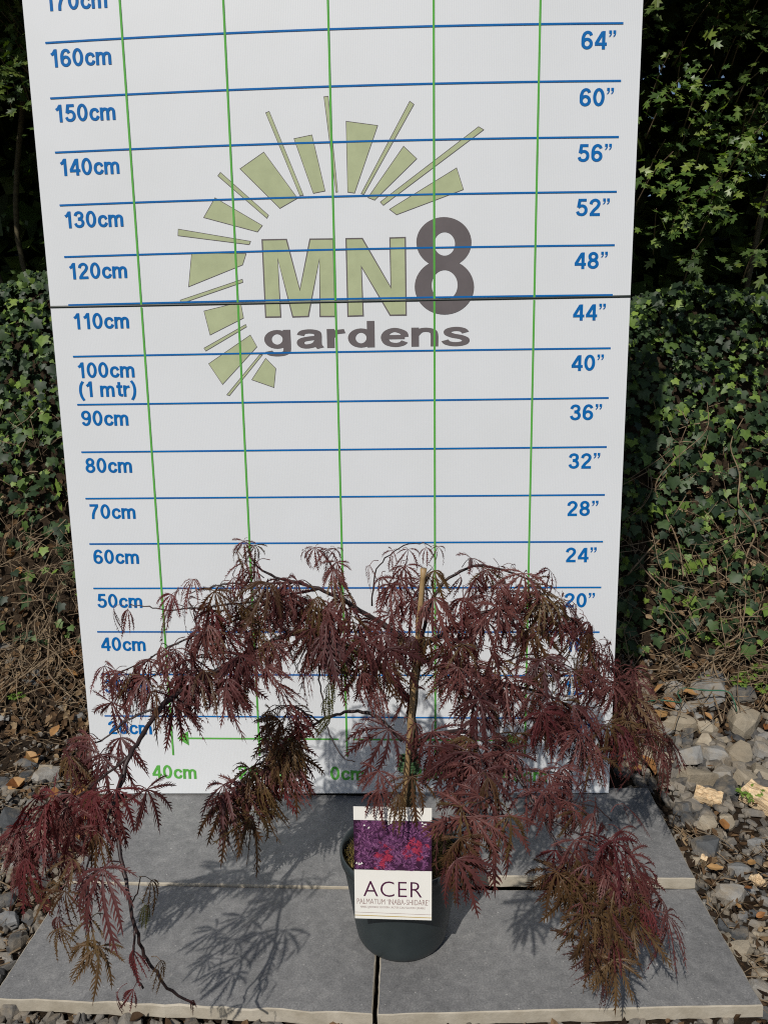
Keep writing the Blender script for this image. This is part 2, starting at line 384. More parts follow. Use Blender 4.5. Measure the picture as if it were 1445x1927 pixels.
# glyph -> (advance, [(points, smooth, closed)])
G = {'0': (.66, [(ell(.3, .5, .205, .415), 0, 1)]),
     '1': (.56, [([(.34, 0), (.34, 1.0)], 0, 0), ([(.10, .70), (.22, .78), (.31, .93)], 1, 0)]),
     '2': (.66, [([(.09, .68), (.14, .83), (.3, .915), (.45, .84), (.49, .69), (.41, .51), (.24, .32), (.11, .10)], 1, 0), ([(.04, .085), (.56, .085)], 0, 0)]),
     '3': (.66, [([(.09, .72), (.16, .86), (.3, .915), (.44, .85), (.475, .71), (.41, .58), (.24, .535)], 1, 0), ([(.24, .525), (.42, .48), (.505, .32), (.45, .15), (.3, .085), (.15, .14), (.08, .28)], 1, 0)]),
     '4': (.66, [([(.44, 0), (.44, .97)], 0, 0), ([(.40, .92), (.08, .31)], 0, 0), ([(.02, .28), (.60, .28)], 0, 0)]),
     '5': (.66, [([(.53, .915), (.19, .915), (.13, .50)], 0, 0), ([(.12, .50), (.25, .585), (.4, .57), (.5, .44), (.5, .25), (.42, .13), (.3, .085), (.15, .13), (.08, .27)], 1, 0)]),
     '6': (.66, [(SIX_A, 1, 0), (SIX_B, 0, 1)]), '9': (.66, [([(.6 - x, 1 - y) for x, y in SIX_A], 1, 0), ([(.6 - x, 1 - y) for x, y in SIX_B], 0, 1)]),
     '7': (.66, [([(.05, .915), (.56, .915)], 0, 0), ([(.49, .86), (.34, .6), (.24, .32), (.21, 0)], 1, 0)]),
     '8': (.66, [(ell(.3, .72, .175, .195), 0, 1), (ell(.3, .295, .205, .21), 0, 1)]),
     'c': (.59, [([(.49, .47), (.42, .60), (.3, .64), (.16, .57), (.10, .36), (.16, .15), (.3, .08), (.42, .12), (.50, .26)], 1, 0)]),
     'm': (.94, [([(.09, 0), (.09, .72)], 0, 0), ([(.10, .47), (.16, .59), (.27, .635), (.38, .59), (.42, .46), (.42, 0)], 1, 0), ([(.43, .47), (.49, .59), (.6, .635), (.71, .59), (.75, .46), (.75, 0)], 1, 0)]),
     't': (.40, [([(.18, .93), (.18, .25), (.22, .11), (.37, .085)], 1, 0), ([(.02, .645), (.36, .645)], 0, 0)]),
     'r': (.44, [([(.09, 0), (.09, .72)], 0, 0), ([(.10, .42), (.17, .58), (.38, .635)], 1, 0)]),
     '(': (.38, [([(.29, 1.0), (.16, .75), (.11, .4), (.16, .05), (.29, -.22)], 1, 0)]),
     ')': (.38, [([(.05, 1.0), (.18, .75), (.23, .4), (.18, .05), (.05, -.22)], 1, 0)]),
     ' ': (.30, []),
     'g': (.66, [(ell(.27, .36, .19, .28), 0, 1), ([(.47, .72), (.47, -.02), (.42, -.17), (.28, -.215), (.13, -.18), (.09, -.09)], 1, 0)]),
     'a': (.62, [([(.09, .50), (.14, .61), (.28, .645), (.42, .6), (.45, .48), (.45, .14), (.5, 0)], 1, 0), ([(.45, .40), (.26, .37), (.12, .31), (.09, .19), (.15, .085), (.27, .08), (.39, .15), (.45, .28)], 1, 0)]),
     'd': (.66, [(ell(.27, .36, .19, .285), 0, 1), ([(.47, 1.0), (.47, 0)], 0, 0)]),
     'e': (.62, [([(.10, .375), (.5, .375)], 0, 0), ([(.5, .375), (.47, .54), (.3, .645), (.15, .56), (.09, .36), (.15, .15), (.3, .075), (.43, .11), (.5, .2)], 1, 0)]),
     'n': (.63, [([(.09, 0), (.09, .72)], 0, 0), ([(.10, .45), (.18, .59), (.31, .635), (.44, .58), (.48, .44), (.48, 0)], 1, 0)]),
     's': (.58, [([(.48, .51), (.42, .61), (.28, .65), (.14, .6), (.12, .49), (.22, .40), (.38, .34), (.48, .25), (.45, .12), (.28, .07), (.12, .12), (.06, .22)], 1, 0)])}
def text_mesh(txt, x, z, h, sx=1.0, w=0.160, align='l', width=None):
    """strokes of a bold grotesque; returns MB"""
    adv = sum((.42 if ch == '”' else G[ch][0]) for ch in txt) - 0.06
    if width: sx = width / (adv * h)
    tot = adv * h * sx
    ox = x - (tot if align == 'r' else tot / 2 if align == 'c' else 0)
    mb = MB(); lift = 0.0
    for ch in txt:
        if ch == '”':
            for q in (0.0, 0.2):
                lift += 0.00003
                pts = [(q + .03, 1.0), (q + .17, 1.0), (q + .17, .83), (q + .13, .72), (q + .05, .64), (q + .035, .70), (q + .085, .76), (q + .095, .84), (q + .03, .84)]
                mb.poly([P3(ox + p[0] * h * sx, z + p[1] * h, lift) for p in reversed(pts)])
            ox += .42 * h * sx; continue
        a, strokes = G[ch]
        for pts, smooth, closed in strokes:
            lift += 0.00003
            pp = [Vector((p[0], p[1], 0)) for p in pts]
            if smooth: pp = catmull(pp, 5)
            ribbon(mb, pp, w, lift % 0.0003, sx, ox, z, h, bool(closed))
        ox += a * h * sx
    return mb
# grid lines
for k in range(2, 20):
    z = k / 10
    if k == 11: z = 1.1045
    mb = MB(); ribbon(mb, [(-0.549 + 1.101 * i / 12, z) for i in range(13)], 0.0034, 0.0004)
    mb.build('height_line', M_BLUE, BD)
for x in (-.4, -.2, 0, .2, .4):
    x *= 0.994; mb = MB(); ribbon(mb, [(x, 0.105), (x, 0.6), (x, 1.0965)], 0.0040, 0.0006); ribbon(mb, [(x, 1.1015), (x, 1.5), (x, 1.99)], 0.0040, 0.0006)
    mb.build('width_line', M_GREEN, BD)
for k in range(2, 20):
    z = k / 10 - 0.0448
    tx = '%dcm' % (k * 10)
    text_mesh(tx, -0.5435, z, 0.0325, 1.13, 0.160).build('centimetre_label', M_BLUE, BD)
    text_mesh('%d”' % (k * 4), 0.539, z, 0.0325, 1.18, 0.160, 'r').build('inch_label', M_BLUE, BD)
text_mesh('(1 mtr)', -0.5435, 1.0 - 0.0448 - 0.0395, 0.0325, 1.13, 0.160).build('metre_label', M_BLUE, BD)
zb = at(653, 1468, Y=0).z
for x, tx in ((-.4, '40cm'), (-.2, '20cm'), (0, '0cm'), (.2, '20cm'), (.4, '40cm')):
    text_mesh(tx, x * 0.994, zb, 0.034, 1.10, 0.160, 'c').build('width_label', M_GREEN, BD)
za = at(500, 1390, Y=0).z
for s, x0, x1 in ((-1, -0.018, -0.36), (1, 0.014, 0.36)):
    mb = MB(); ribbon(mb, [(x0, za), (x1, za)], 0.0040, 0.0002)
    xa = x1 + s * 0.0; tri = [P3(xa + s * 0.026, za, .0003), P3(xa, za + 0.0175, .0003), P3(xa, za - 0.0175, .0003)]
    mb.poly(tri if s < 0 else tri[::-1]); mb.build('width_arrow', M_GREEN, BD)
# logo: outlines read off the print itself, in the plane of the board
def lp(cx, cy): p = at(300 + cx / 2.2578, 160 + cy / 2.2578, Y=0); return p.x, p.z
RAYS = [[(452, 118), (467, 112), (612, 468), (597, 470)], [(572, 228), (648, 212), (704, 450), (654, 460)], [(699, 50), (717, 48), (757, 454), (750, 455)],
        [(793, 154), (927, 172), (829, 459), (800, 455)], [(1063, 69), (1081, 82), (868, 465), (857, 461)], [(1037, 260), (1093, 313), (914, 489), (886, 478)],
        [(1355, 177), (1377, 190), (951, 511), (938, 497)], [(1262, 352), (1291, 444), (1007, 551), (977, 528)], [(343, 356), (444, 285), (587, 481), (512, 524)],
        [(260, 371), (249, 386), (457, 566), (464, 553)], [(237, 479), (189, 563), (417, 624), (438, 597)], [(81, 612), (80, 640), (382, 678), (388, 664)],
        [(138, 713), (369, 716), (354, 764), (125, 857)], [(353, 825), (355, 838), (94, 928), (89, 914)], [(190, 960), (345, 922), (358, 990), (216, 1062)],
        [(367, 1017), (371, 1027), (198, 1130), (190, 1118)], [(387, 1062), (415, 1112), (269, 1272), (210, 1184)], [(426, 1146), (438, 1146), (298, 1320), (287, 1316)],
        [(452, 1161), (495, 1204), (487, 1285), (393, 1252)]]
def flatpoly(name, crop_pts, fill, edge, ew):
    pts = [lp(*p) for p in crop_pts]
    area = sum(a[0] * b[1] - b[0] * a[1] for a, b in zip(pts, pts[1:] + pts[:1]))
    if area < 0: pts = pts[::-1]
    me_b = MB(); me_b.poly([(p[0], PY + 0.0002, p[1]) for p in pts], 0)
    k = len(me_b.f); ribbon(me_b, pts, ew, 0.0, closed=True, map3=lambda x, z, l: (x, PY, z))
    for i in range(k, len(me_b.f)): me_b.m[i] = 1
    return me_b.build(name, [fill, edge], BD)
for r in RAYS: flatpoly('logo_ray', r, M_LOGO, M_GREY, 0.0011)
flatpoly('logo_letter', [(437, 658), (540, 656), (597, 870), (640, 655), (738, 654), (747, 983), (683, 983), (680, 738), (633, 983), (567, 985), (503, 738), (516, 985), (452, 986)], M_LOGO, M_GREY, 0.0026)
flatpoly('logo_letter', [(793, 653), (862, 652), (983, 860), (979, 650), (1044, 648), (1048, 977), (980, 978), (858, 772), (866, 980), (801, 982)], M_LOGO, M_GREY, 0.0026)
mb = MB()
for (ox, oy, orx, ory, ix, iy, irx, iry, lift) in ((1208, 668, 117, 107, 1211, 675, 44, 50, 0.0), (1210, 858, 126, 117, 1211, 850, 55, 64, 0.0001)):
    N = 48
    o = [lp(ox + orx * math.cos(2 * math.pi * i / N), oy - ory * math.sin(2 * math.pi * i / N)) for i in range(N)]
    n_ = [lp(ix + irx * math.cos(2 * math.pi * i / N), iy - iry * math.sin(2 * math.pi * i / N)) for i in range(N)]
    for i in range(N):
        j = (i + 1) % N
        mb.poly([(n_[i][0], PY - lift, n_[i][1]), (o[i][0], PY - lift, o[i][1]), (o[j][0], PY - lift, o[j][1]), (n_[j][0], PY - lift, n_[j][1])])
mb.build('logo_numeral', M_GREY, BD)
x0, z0 = lp(447, 1121); x1, _ = lp(1308, 1121); _, zt = lp(447, 1010)
text_mesh('gardens', x0, z0, zt - z0, w=0.155, width=x1 - x0).build('logo_word', M_GREY, BD)

# ------------------------------------------------------------------ pot
PC = Vector((0.131, -0.418, 0.0)); RIM = 0.165
pot = empty('plant_pot', PC); tag(pot, 'round charcoal plastic plant pot filled with mossy compost', 'plant pot')
mb = MB()
prof = [(0.0, 0.004), (0.060, 0.004), (0.062, 0.0005), (0.068, 0.0005), (0.0735, 0.003), (0.0775, 0.010), (0.0800, 0.022), (0.0985, 0.143), (0.0995, 0.147), (0.1035, 0.149), (0.1045, 0.163), (0.1035, RIM), (0.1005, RIM), (0.0995, 0.150), (0.097, 0.13)]
mb.lathe(prof, PC, 64); mb.build('pot_wall', M_POT, pot, True)
mb = MB(); rr = random.Random(3); N = 40
rings = [(0.0985 * i / 9) for i in range(10)]
for ri, r_ in enumerate(rings):
    for j in range(N):
        an = 2 * math.pi * j / N
        mb.v.append((PC.x + r_ * math.cos(an), PC.y + r_ * math.sin(an), 0.146 + 0.008 * (1 - (r_ / .1) ** 2) + rr.uniform(-.0025, .0025)))
for i in range(9):
    for j in range(N): mb.f.append((i * N + j, i * N + (j + 1) % N, (i + 1) * N + (j + 1) % N, (i + 1) * N + j)); mb.m.append(0)
mb.build('compost', M_SOIL, pot, True)
mb = MB()
for k in range(2600):
    an = rr.uniform(0, 6.283); q = 0.097 * math.sqrt(rr.random())
    p = Vector((PC.x + q * math.cos(an), PC.y + q * math.sin(an), 0.148 + 0.008 * (1 - (q / .1) ** 2)))
    d = Vector((rr.uniform(-1, 1), rr.uniform(-1, 1), rr.uniform(0.0, .7))).normalized() * rr.uniform(.005, .014)
    w = d.cross(Vector((0, 0, 1))).normalized() * rr.uniform(.0007, .0014)
    mb.poly([p - w, p + w, p + d + Vector((0, 0, .002))])
tag(mb.build('moss', M_MOSS, pot), kind='stuff')

# ------------------------------------------------------------------ the weeping maple
AC = empty('japanese_maple', (0.145, -0.41, 0.15))
tag(AC, 'weeping Japanese maple with finely cut maroon leaves growing in the pot', 'tree')
def make_leaf(seed, nlobe=7, droop=1.0, spread=1.0, wide=1.0):
    """a dissected palmate leaf hanging from its stalk; unit = longest lobe. Faces -Y, hangs to -Z."""
    r = random.Random(seed); mb = MB()
    hub = Vector((r.uniform(-.08, .08), -0.22 - r.uniform(0, .12), -0.02 + r.uniform(-.1, .1)))
    mb.tube(catmull([(0, 0, 0), (hub.x * .4, hub.y * .55, hub.z * .5 + 0.055), hub], 3), [.012, .010, .010, .009, .009, .009, .008], 3, cap=False)
    half = (nlobe - 1) / 2
    for i in range(nlobe):
        q = (i - half) / half
        ang = q * math.radians(104) * spread * r.uniform(.88, 1.1) + r.uniform(-.07, .07)
        L = (1.0 - 0.48 * abs(q) ** 1.4) * r.uniform(.82, 1.12)
        d = Vector((math.sin(ang), -0.34 * (1 - .3 * abs(q)) + r.uniform(-.22, .16), -math.cos(ang) * .92 + .12)).normalized()
        p = hub.copy(); S = 11; cen = [p.copy()]; dirs = [d.copy()]
        twist = r.uniform(-.7, .7); curl = r.uniform(-.20, .20)
        for s in range(S):
            d = (d + Vector((curl * .30, .050 * droop, -.15 * droop * (0.5 + s / S)))).normalized()
            p = p + d * (L / S); cen.append(p.copy()); dirs.append(d.copy())
        side = []
        for s in range(S + 1):
            b = dirs[s].cross(Vector((0, -1, 0.25)))
            b = b.normalized() if b.length > 1e-4 else Vector((1, 0, 0))
            nn = dirs[s].cross(b).normalized()
            a = twist * s / S
            side.append((b * math.cos(a) + nn * math.sin(a), nn))
        hw = [(.006 + .023 * math.sin(math.pi * min(1, (s / S) ** .8)) ** 1.1) * wide * L ** .5 for s in range(S + 1)]; hw[-1] = .0015
        base = len(mb.v)
        for s in range(S + 1):
            b, nn = side[s]
            mb.v += [tuple(cen[s] - b * hw[s] + nn * hw[s] * .35), tuple(cen[s]), tuple(cen[s] + b * hw[s] + nn * hw[s] * .35)]
        for s in range(S):
            k = base + 3 * s
            mb.f += [(k, k + 1, k + 4, k + 3), (k + 1, k + 2, k + 5, k + 4)]; mb.m += [0, 0]
        for s in range(2, S - 1):                      # forward-pointing slender lobules
            for sg in (-1, 1):
                if r.random() < .08: continue
                b, nn = side[s]; tl = L * (.045 + .125 * math.sin(math.pi * (s / S) ** .9)) * r.uniform(.65, 1.3) * wide
                root = cen[s] + b * sg * hw[s] * .6; fw = (cen[s + 1] - cen[s]).normalized()
                end = root + b * sg * tl * .48 + fw * tl * 1.0 + nn * r.uniform(-.025, .03)
                r2 = cen[s].lerp(cen[s + 1], .50) + b * sg * hw[s] * .6
                mid = root.lerp(end, .5) + b * sg * tl * .09
                mb.poly([root, mid, end, r2] if sg < 0 else [r2, end, mid, root])
    return mb
LEAF = {}
for mi, m in enumerate(M_ACER):
    LEAF[mi] = [make_leaf(100 + 17 * k, (7, 7, 9, 7, 5, 7, 9, 7, 7, 5)[k], (.9, 1.2, 1.5, .7, 1.2, 1.7, 1.0, 1.3, 1.9, 1.1)[k], (.95, .8, .75, 1.0, .7, .6, .9, .7, .5, .95)[k], (.85, .9, .62, .95, .7, .66, .6, 1.0, .62, .75)[k]).mesh('leaf', m) for k in range(10)]
LEAVES = []      # (screen size, location, rotation, scale, tint, variant)
def place_leaf(p, size, tint, yaw=None, pitch=None, roll=None, var=None):
    if yaw is None:
        out = Vector((p.x - 0.145, (p.y + 0.35) * .9 - .30)); yaw = math.atan2(out.x, -out.y) * .8 + R.gauss(0, .75)
    pitch = R.gauss(0.0, .28) if pitch is None else pitch
    roll = R.gauss(0, .30) if roll is None else roll
    var = R.randrange(10) if var is None else var
    size *= 1.22; dist = (p - CAM).length
    LEAVES.append((size / dist, p, (pitch, roll, yaw), size, tint, var))
def tint_of(mix):
    a = R.random(); s = 0
    for i, w in enumerate(mix):
        s += w
        if a < s: return i
    return 0
MAR, BRZ, RED, OLV = (.80, .14, .06, 0), (.38, .60, .02, 0), (.38, .10, .52, 0), (.1, .5, .02, .38)
def depth(u, v, Y):
    if u > 780: return Y
    w = min(1, max(0, (1420 - v) / 150)) * min(1, (780 - u) / 60)
    return Y + w * ((-38 + (Y + 41) * .5) - Y)
def branch(pts, r0, r1, leaves=None, name='branch', mat=None):
    """pts (u, v, Y cm) in the photograph with the depth chosen per point; leaves = (start, end, spacing m, size m, tints)"""
    P = [at(u, v, Y=depth(u, v, Y) / 100) for u, v, Y in pts]
    C = catmull(P, 4); n = len(C)
    for i in range(1, n - 1): C[i] = C[i] + Vector((R.gauss(0, .0008), R.gauss(0, .0008), R.gauss(0, .0008)))
    mb = MB(); rad = [(r0 + (r1 - r0) * (i / (n - 1)) ** .75) * (1 + (.16 if i % 4 == 0 else 0)) for i in range(n)]
    mb.tube(C, rad, 7); mb.build(name, mat or M_BRANCH, AC, True)
    if leaves:
        a, b, step, size, mix = leaves[:5]
        per = leaves[5] if len(leaves) > 5 else 2
        tot = sum((C[i + 1] - C[i]).length for i in range(n - 1)); d = 0; nxt = a * tot
        for i in range(n - 1):
            L = (C[i + 1] - C[i]).length
            while d + L >= nxt and nxt <= b * tot + 1e-6:
                p = C[i].lerp(C[i + 1], (nxt - d) / L)
                k = per if isinstance(per, int) else (1 + (R.random() < per - 1))
                for q in range(k):
                    sp = p + Vector((R.gauss(0, .010), R.gauss(0, .012), R.gauss(-.002, .008)))
                    place_leaf(sp, size * R.uniform(.68, 1.18), tint_of(mix))
                nxt += step * .67 * R.uniform(.75, 1.25)
            d += L
    return C
# stem, leader, cane, tie
branch([(768, 1540, -41), (772, 1490, -41), (776, 1440, -41), (775, 1380, -41), (776, 1320, -41), (781, 1270, -41), (790, 1228, -41), (793, 1200, -41)], .0098, .0066, None, 'trunk', M_BARK)
a, b = at(758, 1535, Y=-.425), at(797, 1070, Y=-.475)
cane = empty('bamboo_cane', a); tag(cane, 'straight tan bamboo cane pushed into the pot beside the trunk', 'cane')
mb = MB(); pts, rad = [], []
for i in range(31):
    pts.append(a.lerp(b, i / 30)); rad.append(.0050 + (.0011 if i % 6 == 0 else 0) - .0008 * i / 30)
mb.tube(pts, rad, 10); mb.build('cane_shaft', M_CANE, cane, True)
mb = MB(); c0 = at(769, 1437, Y=-.416)
ring = [c0 + Vector((math.cos(q) * .0165, math.sin(q) * .0165, .0012 * math.sin(3 * q))) for q in [i * math.pi / 12 for i in range(25)]]
for dz in (-.0075, -.0025, .0025, .0075): mb.tube([p + Vector((0, 0, dz)) for p in ring], .0029, 6)
mb.build('tie_tape', M_TIE, cane, True)
BIG = .078
branch([(770, 1318, -41), (735, 1275, -43), (709, 1252, -44), (678, 1231, -46), (634, 1207, -48), (600, 1191, -50), (545, 1192, -52), (500, 1215, -54), (470, 1231, -55), (435, 1247, -56), (375, 1280, -58), (325, 1312, -60), (302, 1332, -61), (270, 1380, -62), (245, 1420, -63), (230, 1465, -65), (218, 1527, -68), (224, 1587, -71), (235, 1642, -73), (245, 1697, -75), (255, 1747, -76), (272, 1797, -76), (295, 1832, -76), (325, 1867, -75), (367, 1890, -74)], .0062, .0016, (.05, .47, .034, .070, MAR))
branch([(302, 1332, -61), (260, 1345, -60), (220, 1370, -58), (190, 1395, -57), (150, 1402, -57)], .0022, .0010, (.5, 1, .025, .07, MAR, 1.5))
branch([(240, 1425, -63), (190, 1465, -63), (140, 1505, -62), (90, 1545, -61), (40, 1585, -60)], .0022, .0010, (.2, 1, .022, .068, RED))
branch([(230, 1457, -65), (200, 1552, -70), (170, 1612, -72), (150, 1677, -73), (135, 1707, -73)], .0020, .0008, (.15, 1, .032, .060, (.5, .4, .1, 0), 1.6))
branch([(140, 1505, -62), (90, 1580, -62), (55, 1650, -61)], .0014, .0008, (.2, 1, .026, .066, RED, 1.7))
branch([(255, 1747, -76), (250, 1790, -77), (252, 1830, -77), (270, 1860, -77)], .0016, .0012)
branch([(247, 1700, -75), (258, 1680, -76), (265, 1650, -77)], .0010, .0007)
for (u, v, Y, s, tn, var, yaw) in [(232, 1465, -65, .072, 2, 0, .2), (255, 1478, -66, .062, 0, 3, .9), (205, 1480, -65, .070, 2, 6, -.6), (222, 1530, -66, .055, 0, 8, .2), (228, 1622, -68, .080, 0, 0, -.2), (205, 1640, -67, .066, 0, 3, -.9), (262, 1650, -69, .046, 1, 4, 1.3),
                                   (195, 1720, -67, .060, 1, 9, -.5), (160, 1745, -66, .05, 1, 7, .4), (262, 1690, -69, .03, 3, 5, .8), (255, 1775, -69, .045, 2, 8, .1), (285, 1800, -69, .038, 1, 4, 1.2), (262, 1842, -69, .045, 2, 8, -.2), (240, 1850, -69, .034, 2, 5, -1.0), (350, 1882, -68, .022, 2, 8, 1.2), (190, 1775, -67, .055, 1, 3, .2)]:
    place_leaf(at(u, v, Y=(Y - (8 if v > 1600 else 3)) / 100), s, tn, yaw, R.gauss(0, .15), R.gauss(0, .2), var)
branch([(790, 1222, -41), (766, 1207, -42), (724, 1176, -44), (688, 1156, -46), (640, 1125, -47), (600, 1108, -48), (555, 1095, -49), (510, 1082, -50), (480, 1062, -50), (466, 1036, -50)], .0055, .0012, (.12, 1, .034, .066, MAR))
branch([(600, 1108, -48), (540, 1120, -50), (480, 1132, -52), (420, 1138, -54), (360, 1146, -56), (310, 1147, -57), (280, 1142, -57), (246, 1137, -57)], .0022, .0008, (.1, .76, .034, .062, MAR))
for dx in (-6, 6): place_leaf(at(240 + dx, 1140, Y=depth(240, 1140, -57) / 100), .045, 0, -.6 + dx * .1, .1, .2, 8)
branch([(555, 1095, -49), (500, 1098, -51), (440, 1098, -53), (395, 1105, -54), (350, 1118, -55)], .0020, .0008, (.1, 1, .034, .056, MAR))
branch([(640, 1125, -47), (640, 1095, -47), (628, 1070, -47), (612, 1045, -46), (600, 1035, -46)], .0030, .0010, (.75, 1, .02, .042, MAR))
for (u, v, Y, sz, yw) in ((466, 1012, -50, .036, -.3), (478, 1020, -50, .034, .6), (460, 1030, -50, .04, -.9), (600, 1024, -46, .036, -.2), (622, 1028, -46, .034, .8), (585, 1032, -46, .034, -.9)):
    place_leaf(at(u, v, Y=depth(u, v, Y) / 100), sz, R.choice((0, 1)), yw, .35, 0, R.choice((0, 3, 9)))
branch([(545, 1192, -52), (500, 1165, -52), (450, 1165, -53), (390, 1190, -55), (330, 1210, -57), (280, 1240, -58), (235, 1262, -58), (200, 1275, -58)], .0026, .0009, (.1, 1, .032, .064, MAR))
branch([(470, 1231, -55), (410, 1228, -57), (350, 1244, -58), (300, 1268, -59), (245, 1285, -60)], .0022, .0009, (.15, 1, .034, .064, MAR))
branch([(600, 1191, -50), (560, 1155, -50), (500, 1140, -51), (440, 1160, -53), (400, 1185, -54)], .0026, .0009, (.1, 1, .032, .066, MAR))
branch([(634, 1207, -48), (605, 1160, -46), (565, 1125, -45), (520, 1110, -44)], .0026, .0009, (.2, 1, .034, .064, MAR))
branch([(435, 1247, -56), (450, 1280, -57), (448, 1312, -57)], .0014, .0008, (.45, 1, .03, .055, MAR))
branch([(500, 1215, -54), (528, 1250, -55), (530, 1270, -56)], .0014, .0008, (.5, 1, .03, .066, MAR, 1.5))
branch([(610, 1195, -50), (622, 1215, -48), (640, 1235, -47)], .0016, .0008, (.2, 1, .014, .052, OLV))
branch([(603, 1215, -47), (600, 1270, -46), (606, 1310, -46), (610, 1350, -46), (625, 1390, -46), (645, 1425, -46), (668, 1434, -46)], .0016, .0008)
for q in ((608, 1300), (612, 1330), (606, 1280)): place_leaf(at(*q, Y=depth(600, q[1], -46) / 100), .04, 3, R.uniform(-.8, .8), None, None, 5)
branch([(690, 1235, -45), (686, 1280, -44), (697, 1320, -45), (706, 1348, -46)], .0014, .0008)
branch([(757, 1392, -41), (735, 1370, -41), (712, 1352, -40), (690, 1342, -39), (655, 1340, -37), (625, 1348, -35), (600, 1358, -34), (570, 1375, -32), (540, 1400, -31), (510, 1430, -31), (480, 1465, -32), (455, 1495, -33), (438, 1515, -34)], .0042, .0010, (.56, 1, .012, .088, BRZ))
branch([(600, 1358, -34), (570, 1338, -33), (535, 1328, -33), (505, 1340, -33)], .0018, .0008, (.3, 1, .026, .070, BRZ))
branch([(570, 1375, -32), (562, 1390, -32), (555, 1402, -31)], .0012, .0008, (.5, 1, .012, .072, BRZ))
# right-hand side
branch([(785, 1402, -41), (810, 1385, -43), (860, 1375, -46), (890, 1385, -48), (925, 1405, -50), (960, 1440, -53), (992, 1492, -56), (1022, 1537, -58), (1037, 1570, -59), (1050, 1595, -60), (1087, 1662, -61), (1105, 1710, -62), (1118, 1750, -62)], .0046, .0010, (.10, .46, .036, .068, MAR))
branch([(1037, 1570, -59), (1052, 1600, -60), (1085, 1650, -61), (1108, 1705, -62), (1122, 1745, -62)], .0012, .0010, (.05, 1, .018, .066, BRZ))
branch([(1022, 1537, -58), (1060, 1555, -59), (1100, 1575, -59), (1140, 1600, -59), (1175, 1630, -59), (1198, 1665, -59)], .0018, .0009, (.25, 1, .020, .068, RED))
branch([(1000, 1500, -56), (1040, 1505, -56), (1085, 1510, -56), (1125, 1522, -56), (1150, 1545, -56)], .0018, .0008, (.2, 1, .034, .062, MAR))
branch([(1150, 1600, -59), (1150, 1640, -60), (1145, 1685, -61)], .0012, .0008, (.2, 1, .02, .062, BRZ))
branch([(1122, 1745, -62), (1118, 1775, -62), (1110, 1800, -62)], .0010, .0007, (.1, 1, .016, .058, BRZ))
branch([(1198, 1665, -59), (1205, 1700, -59), (1200, 1735, -60)], .0010, .0007, (.1, 1, .020, .058, RED))
branch([(1145, 1685, -61), (1155, 1730, -61), (1165, 1765, -61)], .0010, .0007, (.1, 1, .020, .060, BRZ))
branch([(890, 1385, -48), (902, 1420, -55), (915, 1460, -63), (922, 1500, -69)], .0018, .0009, (.3, 1, .05, .08, MAR, 1))
branch([(922, 1500, -69), (895, 1515, -71), (868, 1545, -72), (852, 1580, -72)], .0012, .0008, (.1, 1, .028, .072, BRZ, 1.6))
place_leaf(at(930, 1512, Y=-.70), .09, 0, .1, .1, 0, 0); place_leaf(at(905, 1512, Y=-.70), .09, 0, -.5, .1, .3, 3)
for q in ((855, 1570), (868, 1590), (848, 1600)): place_leaf(at(*q, Y=-.72), .062, R.choice((0, 1, 2)), None, .1, -.2, R.choice((1, 5, 8)))
branch([(793, 1212, -41), (829, 1196, -40), (870, 1170, -39), (922, 1150, -38), (973, 1150, -36), (1020, 1165, -34), (1056, 1182, -33), (1105, 1222, -31), (1140, 1250, -30), (1165, 1282, -29), (1180, 1320, -28)], .0050, .0012, (.12, 1, .032, .066, MAR))
branch([(788, 1248, -41), (834, 1235, -42), (870, 1253, -42), (906, 1273, -42), (958, 1289, -41), (1035, 1310, -39), (1081, 1340, -37), (1138, 1371, -35), (1180, 1385, -34), (1222, 1378, -33)], .0044, .0010, (.10, 1, .034, .070, MAR))
branch([(793, 1204, -41), (805, 1150, -40), (829, 1102, -39), (865, 1077, -38), (898, 1064, -37), (947, 1074, -36), (999, 1093, -35), (1035, 1129, -34), (1080, 1170, -33), (1115, 1210, -32)], .0034, .0010, (.30, 1, .032, .062, MAR))
branch([(700, 1140, -43), (705, 1080, -43), (725, 1050, -43), (760, 1028, -43), (790, 1022, -43), (812, 1030, -43)], .0014, .0007)
for (u, v, s, yw) in ((812, 1028, .036, .9), (798, 1024, .032, .1), (758, 1032, .042, .6), (752, 1035, .04, -1.0), (762, 1055, .055, -.6), (712, 1055, .05, -1.0), (758, 1060, .05, .4), (725, 1075, .055, -.5)):
    place_leaf(at(u, v, Y=-.435), s, 0, yw, .1, R.gauss(0, .2), R.choice((0, 4, 9)))
branch([(800, 1150, -41), (775, 1105, -42), (762, 1088, -43), (745, 1085, -43)], .0014, .0007, (.4, 1, .03, .055, MAR))
branch([(805, 1130, -41), (800, 1090, -43), (812, 1070, -43)], .0012, .0007, (.8, 1, .02, .05, MAR))
branch([(870, 1170, -39), (885, 1125, -37), (915, 1105, -36), (960, 1112, -34), (1000, 1130, -33)], .0018, .0008, (.15, 1, .034, .060, MAR))
branch([(973, 1150, -36), (1010, 1128, -34), (1050, 1150, -32), (1090, 1190, -31)], .0018, .0008, (.2, 1, .034, .060, MAR))
branch([(906, 1273, -42), (950, 1245, -39), (1000, 1232, -37), (1060, 1250, -35), (1110, 1280, -33)], .0020, .0008, (.15, 1, .032, .066, MAR))
branch([(958, 1289, -41), (980, 1320, -42), (1000, 1350, -42), (1012, 1385, -42)], .0018, .0008, (.2, 1, .028, .070, MAR))
branch([(1035, 1310, -39), (1060, 1350, -38), (1080, 1390, -38), (1098, 1420, -38)], .0016, .0008, (.2, 1, .028, .066, MAR))
branch([(870, 1253, -42), (892, 1290, -45), (922, 1330, -46), (945, 1370, -47)], .0018, .0008, (.2, 1, .030, .070, MAR))
